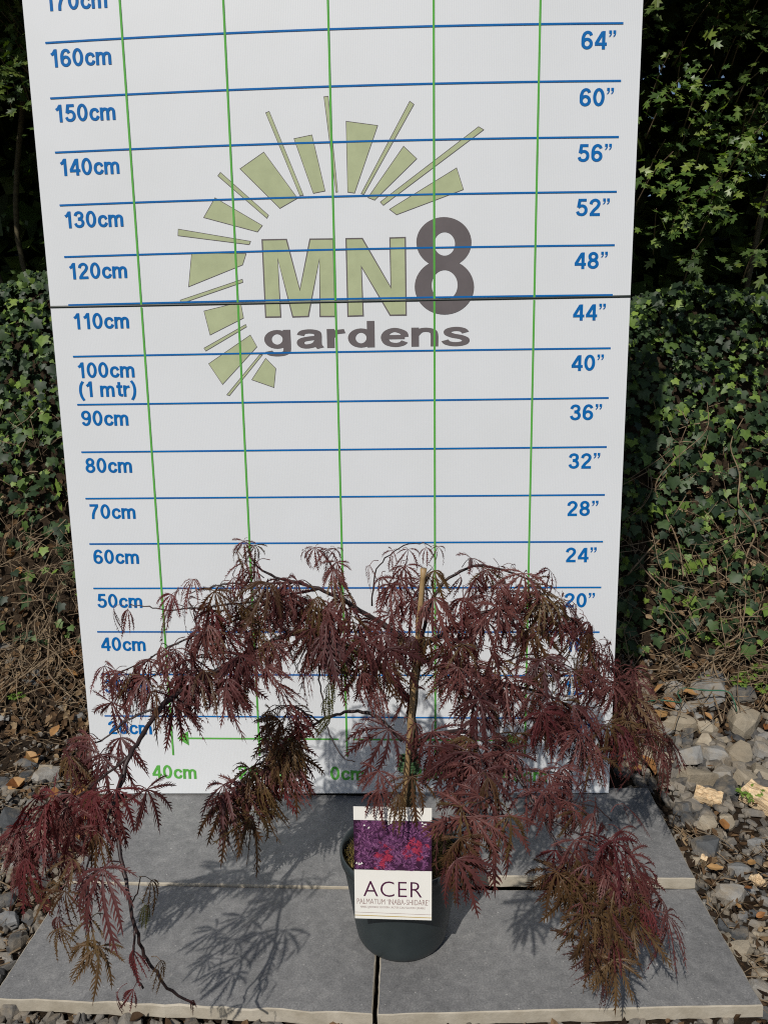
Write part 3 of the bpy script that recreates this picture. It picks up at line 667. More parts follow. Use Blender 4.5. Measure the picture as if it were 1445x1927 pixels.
branch([(1105, 1222, -31), (1125, 1270, -31), (1135, 1310, -31)], .0014, .0008, (.2, 1, .028, .062, MAR))
branch([(1150, 1258, -30), (1180, 1275, -28), (1198, 1312, -27), (1200, 1350, -27), (1192, 1385, -27)], .0016, .0008, (.15, 1, .024, .062, MAR))
branch([(1150, 1375, -35), (1195, 1362, -31), (1225, 1372, -30)], .0012, .0008, (.3, 1, .028, .052, BRZ))
branch([(829, 1196, -40), (850, 1205, -43), (880, 1215, -45), (910, 1225, -46)], .0018, .0008, (.2, 1, .034, .066, MAR))
branch([(960, 1440, -53), (1000, 1450, -52), (1050, 1455, -50), (1080, 1470, -49)], .0016, .0008, (.2, 1, .036, .066, MAR))
# leaves close about the stem
for (u, v, Y, s, yw, var, tn) in [(742, 1365, -47, .085, -.2, 0, 0), (760, 1350, -47, .06, .8, 4, 0), (700, 1350, -48, .06, -.7, 4, 0), (728, 1440, -50, .062, -.6, 3, 0), (716, 1480, -52, .06, -.1, 2, 0), (735, 1478, -53, .055, .4, 5, 1), (778, 1448, -50, .070, .1, 0, 1), (752, 1452, -50, .05, -.8, 4, 0), (820, 1355, -46, .085, -.1, 0, 0), 
                                   (850, 1400, -50, .085, .1, 3, 0), (905, 1405, -52, .095, -.5, 0, 0), (925, 1400, -52, .085, .5, 3, 0), (720, 1175, -47, .07, -.2, 7, 0), (730, 1200, -48, .085, .1, 1, 0), (700, 1185, -48, .07, -.6, 6, 0), (750, 1150, -46, .06, -.3, 0, 0), (765, 1180, -46, .06, .3, 5, 0), (805, 1180, -45, .07, .2, 1, 1), (820, 1205, -45, .065, .7, 9, 0), (735, 1240, -48, .075, -.5, 2, 1), (800, 1110, -44, .075, .4, 7, 0), (785, 1120, -44, .07, -.3, 1, 0), (755, 1100, -44, .06, -.6, 0, 0)]:
    place_leaf(at(u, v, Y=Y / 100), s, tn, yw, R.gauss(0, .15), R.gauss(0, .2), var)
LEAVES.sort(key=lambda q: -q[0])
rest = MB()
for k, (_, p, rot, s, tn, var) in enumerate(LEAVES):
    if k < 300:
        link('leaf', LEAF[tn][var], AC, p, rot, (s, s, s))
if len(LEAVES) > 300:
    from mathutils import Euler
    for tn in range(4):
        pass
    for _, p, rot, s, tn, var in LEAVES[300:]:
        M4 = Matrix.Translation(p) @ Euler(rot).to_matrix().to_4x4() @ Matrix.Scale(s, 4)
        me = LEAF[tn][var]
        rest.add([M4 @ v.co for v in me.vertices], [tuple(f.vertices) for f in me.polygons], tn)
    tag(rest.build('small_leaves', M_ACER, AC), kind='stuff')
print('MAPLE LEAVES', len(LEAVES))

# ------------------------------------------------------------------ plant label card
tl, trr, br, bl = at(670, 1518, Y=-.525), at(815, 1507, Y=-.527), at(812, 1732, Y=-.531), at(668, 1728, Y=-.530)
o_ = bl.copy(); ex = (br - bl); W = ex.length; ex.normalize(); ez = (tl - bl); H = ez.length; ez.normalize()
ez = (ez - ex * ez.dot(ex)).normalized(); en = ex.cross(ez)           # en points out of the printed face
card = empty('plant_label', o_); tag(card, 'white plant label card with purple foliage picture hanging on the pot front', 'plant label')
def cp(a, b, lift=0.0): return o_ + ex * (a * W) + ez * (b * H) + en * lift
mb = MB(); th = .0008
q = [(0, 0), (1, 0), (1, 1), (0, 1)]
vs = [cp(a, b, 0) for a, b in q] + [cp(a, b, -th) for a, b in q]
mb.add(vs, [(0, 1, 2, 3), (7, 6, 5, 4), (0, 4, 5, 1), (1, 5, 6, 2), (2, 6, 7, 3), (3, 7, 4, 0)])
mb.build('card', M_CARD, card)
picT, picB = .885, .445
mb = MB(); mb.poly([cp(0, picB, .0003), cp(1, picB, .0003), cp(1, picT, .0003), cp(0, picT, .0003)]); pic = mb.build('picture', M_PIC, card)
mp, mr, mwht = MB(), MB(), MB(); rr = random.Random(8)
for k in range(520):
    a, b = rr.uniform(.03, .97), rr.uniform(picB + .015, picT - .01)
    red = min(math.hypot((a - .40) * 1.0, (b - .56) * 1.5), math.hypot(a - .80, (b - .66) * 1.6)); isred = red < .075 + rr.uniform(-.04, .04) or (rr.random() < .15 and red < .18)
    s = rr.uniform(.045, .10); rot = rr.uniform(0, 6.28); lift = .0004 + .0000012 * k
    for j in range(rr.choice((5, 7))):
        an = rot + (j - 3) * .42; L = s * (1 - .12 * abs(j - 3)); w = s * .07
        ca, sa = math.cos(an), math.sin(an); f = lambda x, y: (min(1, max(0, a + x)), min(picT, max(picB, b + y * W / H)))
        pts = [f(0, 0), f(ca * L * .5 - sa * w, sa * L * .5 + ca * w), f(ca * L, sa * L), f(ca * L * .5 + sa * w, sa * L * .5 - ca * w)]
        (mr if isred else mp).poly([cp(x, y, lift + .0000002 * j) for x, y in pts])
mp.build('printed_leaves', M_PICLEAF, pic).location = (0, 0, 0)
mr.build('printed_red_leaves', M_PICRED, pic).location = (0, 0, 0)
for (a, b, n) in ((.05, .50, 5), (.46, .862, 6), (.88, .85, 4), (.15, .83, 2)):
    for j in range(n):
        x, y = a + rr.uniform(-.04, .04), b + rr.uniform(-.018, .018); mwht.poly([cp(x, y, .0012), cp(x + .03, y + .004, .0012), cp(x + .018, y + .02, .0012)])
mwht.build('picture_highlight', M_CARD, pic).location = (0, 0, 0)
dg = bpy.context.evaluated_depsgraph_get
def gill(txt, a0, a1, b0, hh, mat, name, off=0.0, sp=1.0):
    cu = bpy.data.curves.new('txt', 'FONT'); cu.body = txt; cu.size = 1.0; cu.offset = off; cu.space_character = sp; cu.resolution_u = 4
    ob = bpy.data.objects.new('txt', cu); COL.objects.link(ob); bpy.context.view_layer.update()
    me = bpy.data.meshes.new_from_object(ob.evaluated_get(dg())); bpy.data.objects.remove(ob)
    X = [v.co.x for v in me.vertices]; Yv = [v.co.y for v in me.vertices]; x0, x1, y0, y1 = min(X), max(X), min(Yv), max(Yv)
    for v in me.vertices:
        u = a0 + (a1 - a0) * (v.co.x - x0) / (x1 - x0); w = b0 + hh * (v.co.y - y0) / (y1 - y0)
        v.co = cp(u, w, .0004)
    me.materials.clear(); me.materials.append(mat); link(name, me, card)
gill('ACER', .115, .875, .205, .14, M_CARDTXT, 'title_lettering', -.010, 1.06)
gill("PALMATUM ‘INABA-SHIDARE’", .03, .965, .135, .05, M_CARDGREY, 'variety_lettering', -.004)
gill('MAPLE | JAPANESE ESDOORN | ROTER SCHLITZAHORN | ERABLE', .075, .915, .095, .024, M_CARDGREY, 'small_lettering', -.008)
mb = MB(); mb.poly([cp(0, .028, .0004), cp(1, .020, .0004), cp(1, .027, .0004), cp(0, .035, .0004)]); mb.build('gold_line', M_GOLD, card)
mb = MB(); mb.poly([cp(0, .058, .0004), cp(1, .050, .0004), cp(1, .0535, .0004), cp(0, .0615, .0004)]); mb.build('grey_line', M_CARDGREY, card)
hole = cp(.5, .955, 0.0006); mb = MB()
mb.tube(catmull([hole, hole + Vector((0, .015, .015)), hole + Vector((.004, .06, .028)), at(772, 1452, Y=-.405)], 5), .0007, 5); mb.build('hanging_loop', M_CARD, card)

# ------------------------------------------------------------------ ivy on the bank
def ivy_leaf(s=1.0):
    o = [(0, 0), (.22, -.15), (.50, -.04), (.42, .20), (.58, .48), (.31, .55), (0, 1.0), (-.31, .55), (-.58, .48), (-.42, .20), (-.50, -.04), (-.22, -.15)]
    vs = [(0, .33, .0)] + [(x, y, -.16 * abs(x) - .10 * y * y) for x, y in o]
    return vs, [(0, i + 1, (i + 1) % 12 + 1) for i in range(12)]
def haw_leaf():
    o = [(0, 0), (.07, .14), (.30, .34), (.12, .40), (.34, .74), (.13, .68), (.12, 1.0), (0, .84), (-.12, 1.02), (-.13, .66), (-.33, .70), (-.11, .38), (-.29, .30), (-.07, .12)]
    vs = [(0, .45, .0)] + [(x, y, .16 * abs(x) - .14 * y * y) for x, y in o]
    return vs, [(0, i + 1, (i + 1) % 14 + 1) for i in range(14)]
def me_of(name, vf, mat):
    mb = MB(); mb.add(*vf); return mb.mesh(name, mat, True)
IVY_ME, HAW_ME = me_of('ivy_leaf', ivy_leaf(), M_IVY), me_of('hedge_leaf', haw_leaf(), M_HAW)
def leafmatx(p, nrm, up, s):
    z = nrm.normalized(); y = (up - z * up.dot(z)).normalized(); x = y.cross(z)
    m = Matrix((x, y, z)).transposed().to_4x4() @ Matrix.Scale(s, 4); m.translation = p; return m
def in_view(p, margin=0):
    q = project(p)
    if not q or not (-margin < q[0] < 1445 + margin and -margin < q[1] < 1927 + margin): return False
    if p.y > 0:                                       # behind the board?
        h = CAM + (p - CAM) * ((0 - CAM.y) / (p.y - CAM.y))
        if -0.58 < h.x < 0.58 and 0.02 < h.z: return False
    return True
ri = random.Random(21)
ivy = empty('ivy_plant', (0, 0.8, 0.2)); tag(ivy, 'dense dark green ivy climbing the steep bank behind the board', 'ivy')
cand, mass = [], MB()
VF = ivy_leaf()
for k in range(21000):
    x = ri.uniform(-1.75, 1.95); t_ = ri.random(); y = .60 + t_ * .74
    low = .36 if x < 0 else .10                         # the ivy stops higher up on the litter side
    z = ground_z(x, y)
    if z < low + .12 * hn(x * 3, 2) : 
        if ri.random() > .10: continue
    elif z < low + .38 and ri.random() > .25 + (z - low) * 1.6: continue
    depth = ri.random() ** .7 * .10
    p = Vector((x, y - depth * .9, z + depth * .42 + .01))
    big = hn(x * 2 + 5, z * 4)
    s = ri.choice((ri.uniform(.012, .022), ri.uniform(.014, .03), ri.uniform(.022, .042)))
    nrm = Vector((ri.gauss(-.1, .5), -1.0 + ri.gauss(0, .35), .55 + ri.gauss(0, .5)))
    up = Vector((ri.gauss(0, .5), -.25, -1.0))
    m = leafmatx(p, nrm, up, s)
    cand.append(((depth + s * 1.5) if in_view(p) else -1 - ri.random(), m))
cand.sort(key=lambda c: -c[0])
for i, (sc_, m) in enumerate(cand):
    if i < 300 and sc_ > 0:
        o = link('leaf', IVY_ME, ivy, (0, 0, 0)); o.matrix_world = m; o.parent = ivy; o.matrix_parent_inverse = Matrix.Translation(-ivy.location)
    else: mass.add([m @ Vector(v) for v in VF[0]], VF[1])
tag(mass.build('small_leaves', M_IVYS, ivy, True), kind='stuff')
# bare stems of the ivy
def stem_line(r, x, z0, z1):
    pts = []; xx = x; n = 7
    for i in range(n):
        z = z0 + (z1 - z0) * i / (n - 1); y = .62 + (z - .16) / 2.05 if z > .16 else .40 + z / .62 * .9
        off = .055 + .04 * math.sin(i * 1.3 + x * 9)
        pts.append((xx, y - off - .03, z + .01)); xx += r.gauss(0, .034)
    return catmull(pts, 4)
us = [x for x in (-1.15, -1.05, -.97, -.91, -.86, -.80, -.76, .80, .86, .92, .97, 1.03, 1.09, 1.14, 1.20, 1.28, -.3, .1, .45)]
for x in us:
    for q in range(1 + (ri.random() < .4)):
        z0 = ri.uniform(.02, .35); mb = MB(); C = stem_line(ri, x + ri.gauss(0, .03), z0, z0 + ri.uniform(.15, .5)); r0 = ri.uniform(.0014, .0032)
        mb.tube(C, [r0 * (1 - .5 * i / len(C)) for i in range(len(C))], 5); mb.build('stem', M_TWIG, ivy, True)

# ------------------------------------------------------------------ hawthorn hedge above the bank
rh = random.Random(33)
hd = empty('hawthorn_hedge', (0, 1.3, 1.0)); tag(hd, 'bright green leafy hedge overhanging the dark hollow above the ivy', 'hedge')
VH = haw_leaf(); hm = MB(); hc = []
def spray(p, n, r, s0=.026):
    st = p + Vector((rh.uniform(-.04, .04), .16, -.05)); mb = MB(); tip = p + Vector((rh.uniform(-.05, .05), -.03, .05))
    C = catmull([st, (st + tip) / 2 + Vector((0, 0, .02)), tip], 4); mb.tube(C, [.0022 - .0013 * i / len(C) for i in range(len(C))], 4); mb.build('twig', M_TWIG, hd, True)
    for k in range(n):
        q = p + Vector((rh.gauss(0, r), rh.gauss(0, r * .8), rh.gauss(0, r * .65)))
        nrm = Vector((rh.gauss(-.1, .5), -.6 + rh.gauss(0, .5), .9 + rh.gauss(0, .4))); up = Vector((rh.gauss(0, .8), -.9, rh.gauss(-.1, .6)))
        hc.append((q, leafmatx(q, nrm, up, s0 * rh.uniform(.65, 1.35))))
CL = [(500, 420), (450, 500), (360, 660), (560, 580), (620, 800), (760, 860), (950, 920), (860, 1000), (740, 1100), (360, 1040), (300, 1130), (460, 1350), (360, 1480), (700, 1260), (780, 1350), (640, 1310), (560, 1680), (990, 1680), (230, 100), (240, 230), (740, 80), (980, 150), (830, 250), (800, 20), (640, 150), (930, 700), (870, 620), (1000, 800), (1000, 1000), (1080, 400), (1080, 1300), (1100, 600)]
for (a, b) in CL: spray(at(1145 + a / 3.44, b / 3.44, Y=rh.uniform(.62, .90)), rh.randint(15, 24), .044, .037)
for (a, b) in [(30, 100), (90, 300), (60, 400), (130, 560), (40, 560), (100, 440), (60, 630), (140, 230), (20, 250), (-30, 350), (-60, 500), (-40, 120), (10, 40)]: spray(at(a / 3.44, b / 3.44, Y=rh.uniform(.62, .85)), rh.randint(16, 24), .042, .037)
for k in range(46):                                                          # the same hedge goes on behind the board and to the sides
    x = rh.choice((rh.uniform(-.75, .8), rh.uniform(-2.2, -1.25), rh.uniform(1.4, 2.4))); spray(Vector((x, rh.uniform(.6, .95), rh.uniform(1.3, 2.0))), 12, .045)
hc.sort(key=lambda c: 0 if in_view(c[0]) else 1)
for i, (q, m) in enumerate(hc):
    if i < 300:
        o = link('leaf', HAW_ME, hd, (0, 0, 0)); o.matrix_world = m; o.parent = hd; o.matrix_parent_inverse = Matrix.Translation(-hd.location)
    else: hm.add([m @ Vector(v) for v in VH[0]], VH[1])
SH = ([(0, 0, 0), (.42, .45, -.1), (0, 1, -.1), (-.42, .45, -.1)], [(0, 1, 2), (0, 2, 3)])
def mass_leaf(p, s):
    nrm = Vector((rh.gauss(0, .6), -.5 + rh.gauss(0, .6), .6 + rh.gauss(0, .6))); up = Vector((rh.gauss(0, 1), rh.gauss(-.3, .8), rh.gauss(-.3, .8)))
    m = leafmatx(p, nrm, up, s); hm.add([m @ Vector(v) for v in SH[0]], SH[1])
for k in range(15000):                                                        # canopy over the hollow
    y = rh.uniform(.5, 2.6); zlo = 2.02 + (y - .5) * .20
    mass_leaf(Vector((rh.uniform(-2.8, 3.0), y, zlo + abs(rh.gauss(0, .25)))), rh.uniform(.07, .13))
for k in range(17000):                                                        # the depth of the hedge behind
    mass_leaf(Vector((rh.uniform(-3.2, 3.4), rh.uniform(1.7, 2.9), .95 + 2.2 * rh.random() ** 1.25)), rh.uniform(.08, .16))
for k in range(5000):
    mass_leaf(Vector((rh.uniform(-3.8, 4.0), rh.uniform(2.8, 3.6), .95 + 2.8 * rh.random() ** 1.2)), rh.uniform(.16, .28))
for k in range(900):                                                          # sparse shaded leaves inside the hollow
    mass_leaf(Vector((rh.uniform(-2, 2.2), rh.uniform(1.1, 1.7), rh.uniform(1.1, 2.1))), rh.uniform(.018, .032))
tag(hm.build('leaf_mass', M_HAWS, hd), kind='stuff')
for k in range(14):
    x = rh.uniform(-2, 2.2); y = rh.uniform(1.2, 1.7); mb = MB()
    mb.tube(catmull([(x, y, 1.0), (x + rh.gauss(0, .08), y - .1, 1.5), (x + rh.gauss(0, .15), y - .2, 2.2)], 5), .011, 6); mb.build('stem', M_BARK, hd, True)

# ------------------------------------------------------------------ loose stones
def rock_mesh(seed, mat):
    """an angular broken lump: two ragged faces joined by steep fractured sides"""
    r = random.Random(seed); bm = bmesh.new()
    n = r.randint(5, 8); el = r.uniform(.55, 1.0); ph = r.uniform(0, 6.28); tilt = r.uniform(-.35, .35), r.uniform(-.35, .35)
    for i in range(n):
        a = ph + 6.283 * (i + r.uniform(-.38, .38)) / n
        rad = r.uniform(.62, 1.08); x, y = math.cos(a) * rad * .5, math.sin(a) * rad * el * .5
        top = .5 * r.uniform(.75, 1.05) + tilt[0] * x + tilt[1] * y
        bm.verts.new((x * r.uniform(.72, .98), y * r.uniform(.72, .98), top)); bm.verts.new((x, y, -.5 * r.uniform(.3, 1)))
        if r.random() < .6: bm.verts.new((x * r.uniform(1.0, 1.15), y * r.uniform(1.0, 1.15), r.uniform(-.2, .3)))
    for i in range(2): bm.verts.new((r.uniform(-.25, .25), r.uniform(-.2, .2), .5 * r.uniform(1.0, 1.2)))
    bmesh.ops.convex_hull(bm, input=bm.verts)
    bmesh.ops.delete(bm, geom=[v for v in bm.verts if not v.link_faces], context='VERTS')
    sharp = [e for e in bm.edges if len(e.link_faces) == 2 and e.calc_face_angle(0) > .5]
    bmesh.ops.bevel(bm, geom=sharp, offset=.010, segments=1, affect='EDGES')
    me = bpy.data.meshes.new('stone'); bm.to_mesh(me); bm.free(); me.materials.append(mat); return me
RK = {c: [rock_mesh(300 + i * 7 + ord(c), m) for i in range(14)] for c, m in (('g', M_ST_GREY), ('d', M_ST_DARK), ('t', M_ST_TAN))}
rs = random.Random(77)
def stone_words(sx, sy, px):
    r = max(sx, sy) / min(sx, sy); m = max(sx, sy) * 100
    return ('large' if m > 6.2 else 'fist sized' if m > 4.6 else 'palm sized' if m > 3.2 else 'small') + (' elongated ' if r > 1.55 else ' blocky ' if r < 1.2 else ' angular ')
def stone(u, v, w, h, c, label, group, ang=None):
    p = ground_hit(u, v); px = F_PX / (p - CAM).dot(FWD)
    sx = w / px * 1.15; sy = min(max(h / px / .45 * .72, sx * .5), sx * 1.5); sz = min(sx, sy) * rs.uniform(.42, .65)
    o = link('stone', rs.choice(RK[c]), None, (p.x, p.y - sz * .1, p.z + sz * .36), (rs.gauss(0, .16) + .12, rs.gauss(0, .16), rs.uniform(-.35, .35) + (0 if ang is None else ang) + (math.pi if rs.random() < .5 else 0)), (sx * 1.06, sy, sz))
    if group: wd = stone_words(sx, sy, px); label = wd + label; group = wd + group
    return tag(o, label, 'stone', group)
S5 = [(285, 260, 220, 200, 't'), (590, 260, 200, 130, 'g'), (910, 170, 330, 140, 'd'), (930, 340, 340, 280, 'g'), (1200, 310, 230, 160, 'd'), (680, 450, 200, 120, 'g'), (440, 410, 110, 80, 'g'), (650, 570, 300, 130, 't'), (810, 520, 110, 120, 'g'), (590, 520, 180, 60, 'g'), (870, 630, 200, 140, 't'), (1200, 580, 310, 230, 't'), (710, 715, 110, 120, 'd'), (860, 745, 180, 100, 't'), (600, 700, 100, 60, 'd'), (690, 890, 240, 220, 'g'), (940, 860, 230, 330, 'g'), (1170, 880, 260, 190, 't'), (1380, 830, 190, 200, 'g'), (780, 1090, 320, 180, 't'), (1010, 1040, 180, 200, 'g'), (1080, 980, 120, 80, 't'), (1240, 1100, 250, 140, 't'), (1060, 1170, 250, 200, 'd'), (1390, 1020, 200, 260, 't'), (330, 860, 180, 260, 't'), (520, 900, 150, 200, 't'), (310, 430, 150, 100, 't'), (120, 830, 90, 130, 'd'), (860, 1430, 130, 60, 'g'), (670, 1340, 180, 140, 'd'), (1060, 1420, 120, 80, 't'), (480, 620, 150, 110, 'g'), (420, 520, 120, 90, 't'), (420, 730, 140, 120, 't'), (1380, 700, 160, 120, 'g'), (1020, 720, 120, 90, 't')]
UNIQ = {2: 'long dark slate lying at the foot of the ivy stems', 3: 'largest grey slate, a wedge under the green wire', 11: 'broad tan stone with rounded shoulder beside the grey wedge slate', 4: 'dark slate with the green wire bent over its top', 23: 'dark blocky slate beside the pale wood offcut', 19: 'wide tan stone directly above the pale wood offcut'}
for i, (a, b, w, h, c) in enumerate(S5):
    nm = {'g': 'grey slate stone piled in the rubble right behind the raised slab', 'd': 'dark slate stone piled in the rubble right behind the raised slab', 't': 'tan weathered stone piled in the rubble right behind the raised slab'}[c]
    stone(1145 + a / 4.817, 1250 + b / 4.817, w / 4.817, h / 4.817, c, UNIQ.get(i, nm), None if i in UNIQ else nm.split(' stone')[0] + ' stones of the rubble pile')
S6 = [(380, 250, 170, 120, 't'), (170, 130, 170, 100, 'd'), (220, 220, 120, 80, 'd'), (380, 470, 210, 160, 'd'), (290, 560, 130, 130, 't'), (640, 640, 170, 160, 'g'), (790, 410, 130, 90, 'g'), (600, 860, 260, 180, 'g'), (730, 820, 120, 60, 'g'), (590, 1130, 170, 90, 'd'), (660, 1200, 180, 120, 'd'), (650, 1330, 170, 170, 't'), (550, 1200, 80, 70, 't'), (720, 1230, 80, 60, 't'), (830, 1190, 130, 70, 't'), (830, 1510, 110, 120, 't'), (850, 1660, 180, 190, 'g'), (880, 1340, 80, 100, 'g'), (500, 1100, 90, 90, 'd'), (690, 1030, 120, 60, 'g'), (340, 750, 100, 90, 'd'), (365, 910, 60, 80, 'g'), (820, 560, 90, 70, 'd'), (860, 900, 110, 70, 'g'), (780, 1000, 80, 60, 'd'), (860, 1850, 120, 100, 'd'), (540, 700, 80, 70, 'd'), (480, 330, 100, 80, 'd'), (560, 240, 110, 120, 't')]
for (a, b, w, h, c) in S6:
    nm = {'g': 'grey stone', 'd': 'dark slate', 't': 'tan stone'}[c]
    stone(1245 + a / 4.513, 1500 + b / 4.513, w / 4.513, h / 4.513, c, nm + ' half sunk in litter along the side of the pot slab', nm + 's along the pot slab')
SL = [(91, 1462, 42, 36, 't'), (51, 1443, 48, 24, 'd'), (52, 1466, 32, 20, 'd'), (8, 1482, 34, 28, 'd'), (23, 1246, 20, 14, 'd'), (72, 1267, 26, 26, 'd'), (100, 1279, 22, 14, 'd'), (58, 1291, 30, 16, 'd'), (16, 1223, 30, 18, 'd'), (150, 1354, 22, 16, 'g'), (121, 1337, 15, 20, 'd'), (8, 1355, 22, 16, 'g'), (92, 1466, 44, 36, 'g'), (76, 1588, 60, 48, 't'), (28, 1556, 56, 36, 'd'), (24, 1487, 34, 26, 'd'), (100, 1630, 50, 32, 'd'), (52, 1686, 44, 30, 'd'), (20, 1740, 40, 28, 'g'), (86, 1668, 36, 26, 'd'), (12, 1700, 36, 26, 'd'), (60, 1730, 34, 26, 'd'), (36, 1780, 38, 28, 'd'), (12, 1810, 34, 28, 'g'), (112, 1600, 36, 26, 'g'), (24, 1640, 40, 30, 'g'), (150, 1520, 40, 28, 'd'), (120, 1545, 34, 26, 'g'), (190, 1500, 36, 24, 'd'), (70, 1520, 38, 28, 'g'), (30, 1905, 44, 32, 'd')]
for (u, v, w, h, c) in SL:
    nm = {'g': 'grey stone', 'd': 'dark slate', 't': 'pale weathered stone'}[c]
    stone(u, v, w, h, c, nm + ' among twigs and litter under the long drooping branch', nm + 's under the drooping branch side')
# ------------------------------------------------------------------ gravel, litter and twigs too many to count
rg = random.Random(55)
def over_slab(x, y, m=0.0):
    front = -.579 - (x + .512) * .0233 if x < .093 else -.594 + (x - .0965) * .0576
    return -0.518 - m < x < 0.688 + m and front - .002 - m < y < 0.032 + m
gm, lm_, tw = MB(), MB(), MB()
def scatter(n, fn):
    k = 0
    while k < n:
        x = rg.uniform(-1.5, 1.7); y = rg.uniform(-1.05, .72)
        if rg.random() < .55: y = rg.uniform(-.75, .6); x = rg.choice((rg.uniform(-1.05, -.5), rg.uniform(.66, 1.15)))
        if over_slab(x, y): continue
        if fn is not gravel and .62 < x < 1.25 and -.06 < y < .50 and rg.random() < .9: k += 1; continue
        fn(x, y); k += 1
PROTO = [rock_mesh(900 + i, M_GRAVEL) for i in range(6)]
PR = []
for me in PROTO:
    PR.append(([v.co.copy() for v in me.vertices], [tuple(f.vertices) for f in me.polygons])); bpy.data.meshes.remove(me)
from mathutils import Euler
def gravel(x, y):
    s = rg.uniform(.006, .022) * (1.3 if y < -.5 else 1); z = ground_z(x, y)
    m = Matrix.Translation((x, y, z + s * .2)) @ Euler((rg.uniform(-.4, .4), rg.uniform(-.4, .4), rg.uniform(0, 6.28))).to_matrix().to_4x4() @ Matrix.Diagonal((s, s * rg.uniform(.6, 1), s * rg.uniform(.35, .7), 1))
    vs, fs = rg.choice(PR); gm.add([m @ v for v in vs], fs)
scatter(4200, gravel)
def chips(n, x0, x1, y0, y1, s0, s1):
    for k in range(n):
        x, y = rg.uniform(x0, x1), rg.uniform(y0, y1)
        if over_slab(x, y, -.004): continue
        s = rg.uniform(s0, s1); z = ground_z(x, y)
        m = Matrix.Translation((x, y, z + s * .22)) @ Euler((rg.gauss(0, .3), rg.gauss(0, .3), rg.uniform(0, 6.28))).to_matrix().to_4x4() @ Matrix.Diagonal((s, s * rg.uniform(.5, .9), s * rg.uniform(.25, .6), 1))
        vs, fs = rg.choice(PR); gm.add([m @ v for v in vs], fs)
chips(1100, -.66, .9, -.80, -.588, .010, .030)
chips(900, -1.0, -.50, -.7, .12, .014, .040)
chips(500, .66, 1.15, -.6, .0, .012, .03)
chips(420, .60, 1.3, -.02, .44, .022, .055)
chips(900, -.62, .85, -.66, -.555, .012, .034)
def flake(x, y):
    s = rg.uniform(.006, .024); z = ground_z(x, y) + rg.uniform(.001, .016)
    m = Matrix.Translation((x, y, z)) @ Euler((rg.gauss(0, .45), rg.gauss(0, .45), rg.uniform(0, 6.28))).to_matrix().to_4x4() @ Matrix.Scale(s, 4)
    w = rg.uniform(.2, .45); c = rg.uniform(-.2, .35)
    lm_.add([m @ Vector(q) for q in ((0, 0, 0), (w, .35, c), (w * .7, .75, c * .8), (0, 1.1, .1), (-w * .8, .7, c), (-w, .3, c * .7), (0, .5, 0))], [(6, 0, 1), (6, 1, 2), (6, 2, 3), (6, 3, 4), (6, 4, 5), (6, 5, 0)])
scatter(6500, flake)
def twiglet(x, y):
    L = rg.uniform(.02, .085); a = rg.uniform(0, 6.28); z = ground_z(x, y) + rg.uniform(.004, .018); r0 = rg.uniform(.0006, .0017)
    d = Vector((math.cos(a), math.sin(a), 0)) * L; p = Vector((x, y, z)); e = p + d
    if over_slab(e.x, e.y): return
    e.z = ground_z(e.x, e.y) + rg.uniform(.004, .02); mid = (p + e) / 2 + Vector((rg.gauss(0, .005), rg.gauss(0, .005), .003))
    tw.tube([p, mid, e], [r0, r0 * .9, r0 * .6], 3, cap=False)
scatter(2600, twiglet)
for k in range(500):
    x, y = rg.uniform(-.6, .85), rg.uniform(-.68, -.555)
    if not over_slab(x, y, .006): flake(x, y)
for k in range(1500):                                                           # dead stems caught on the bank
    x = rg.choice((rg.uniform(-1.4, -.6), rg.uniform(.62, 1.5))); y = rg.choice((rg.uniform(.42, .95), rg.uniform(.52, .78))); z = ground_z(x, y); L = rg.uniform(.03, .16)
    p = Vector((x, y - .05 - rg.random() * .05, z + .03)); d = Vector((rg.gauss(0, .8), rg.gauss(-.1, .3), rg.gauss(-.5, .6))).normalized() * L
    r0 = rg.uniform(.0006, .0018); e = p + d
    if e.z < ground_z(e.x, e.y) + .003: e.z = ground_z(e.x, e.y) + .01
    tw.tube([p, (p + e) / 2 + Vector((rg.gauss(0, .008), -.006, rg.gauss(0, .008))), e], [r0, r0 * .9, r0 * .6], 3, cap=False)
for k in range(2600):                                                            # dead leaves lodged on the bank
    x = rg.choice((rg.uniform(-1.4, -.6), rg.uniform(.62, 1.5))); y = rg.uniform(.36, .86); z = ground_z(x, y) + .012; s = rg.uniform(.012, .03)
    m = leafmatx(Vector((x, y - .02, z)), Vector((rg.gauss(0, .5), -.7, .8)), Vector((rg.gauss(0, 1), -.3, -1)), s)
    lm_.add([m @ Vector(q) for q in ((0, 0, 0), (.35, .35, .1), (.25, .75, .1), (0, 1.1, .1), (-.3, .7, .15), (-.35, .3, .1), (0, .5, 0))], [(6, 0, 1), (6, 1, 2), (6, 2, 3), (6, 3, 4), (6, 4, 5), (6, 5, 0)])
tag(gm.build('gravel', M_GRAVEL), 'small mixed slate gravel lying on the soil around the paving', 'gravel', kind='stuff')
tag(lm_.build('leaf_litter', M_LITTER), 'brown crumbled leaf litter covering the soil and bank foot', 'leaf litter', kind='stuff')
tag(tw.build('fallen_twigs', M_TWIG), 'thin dry tan twigs strewn over the soil and bank', 'twigs', kind='stuff')

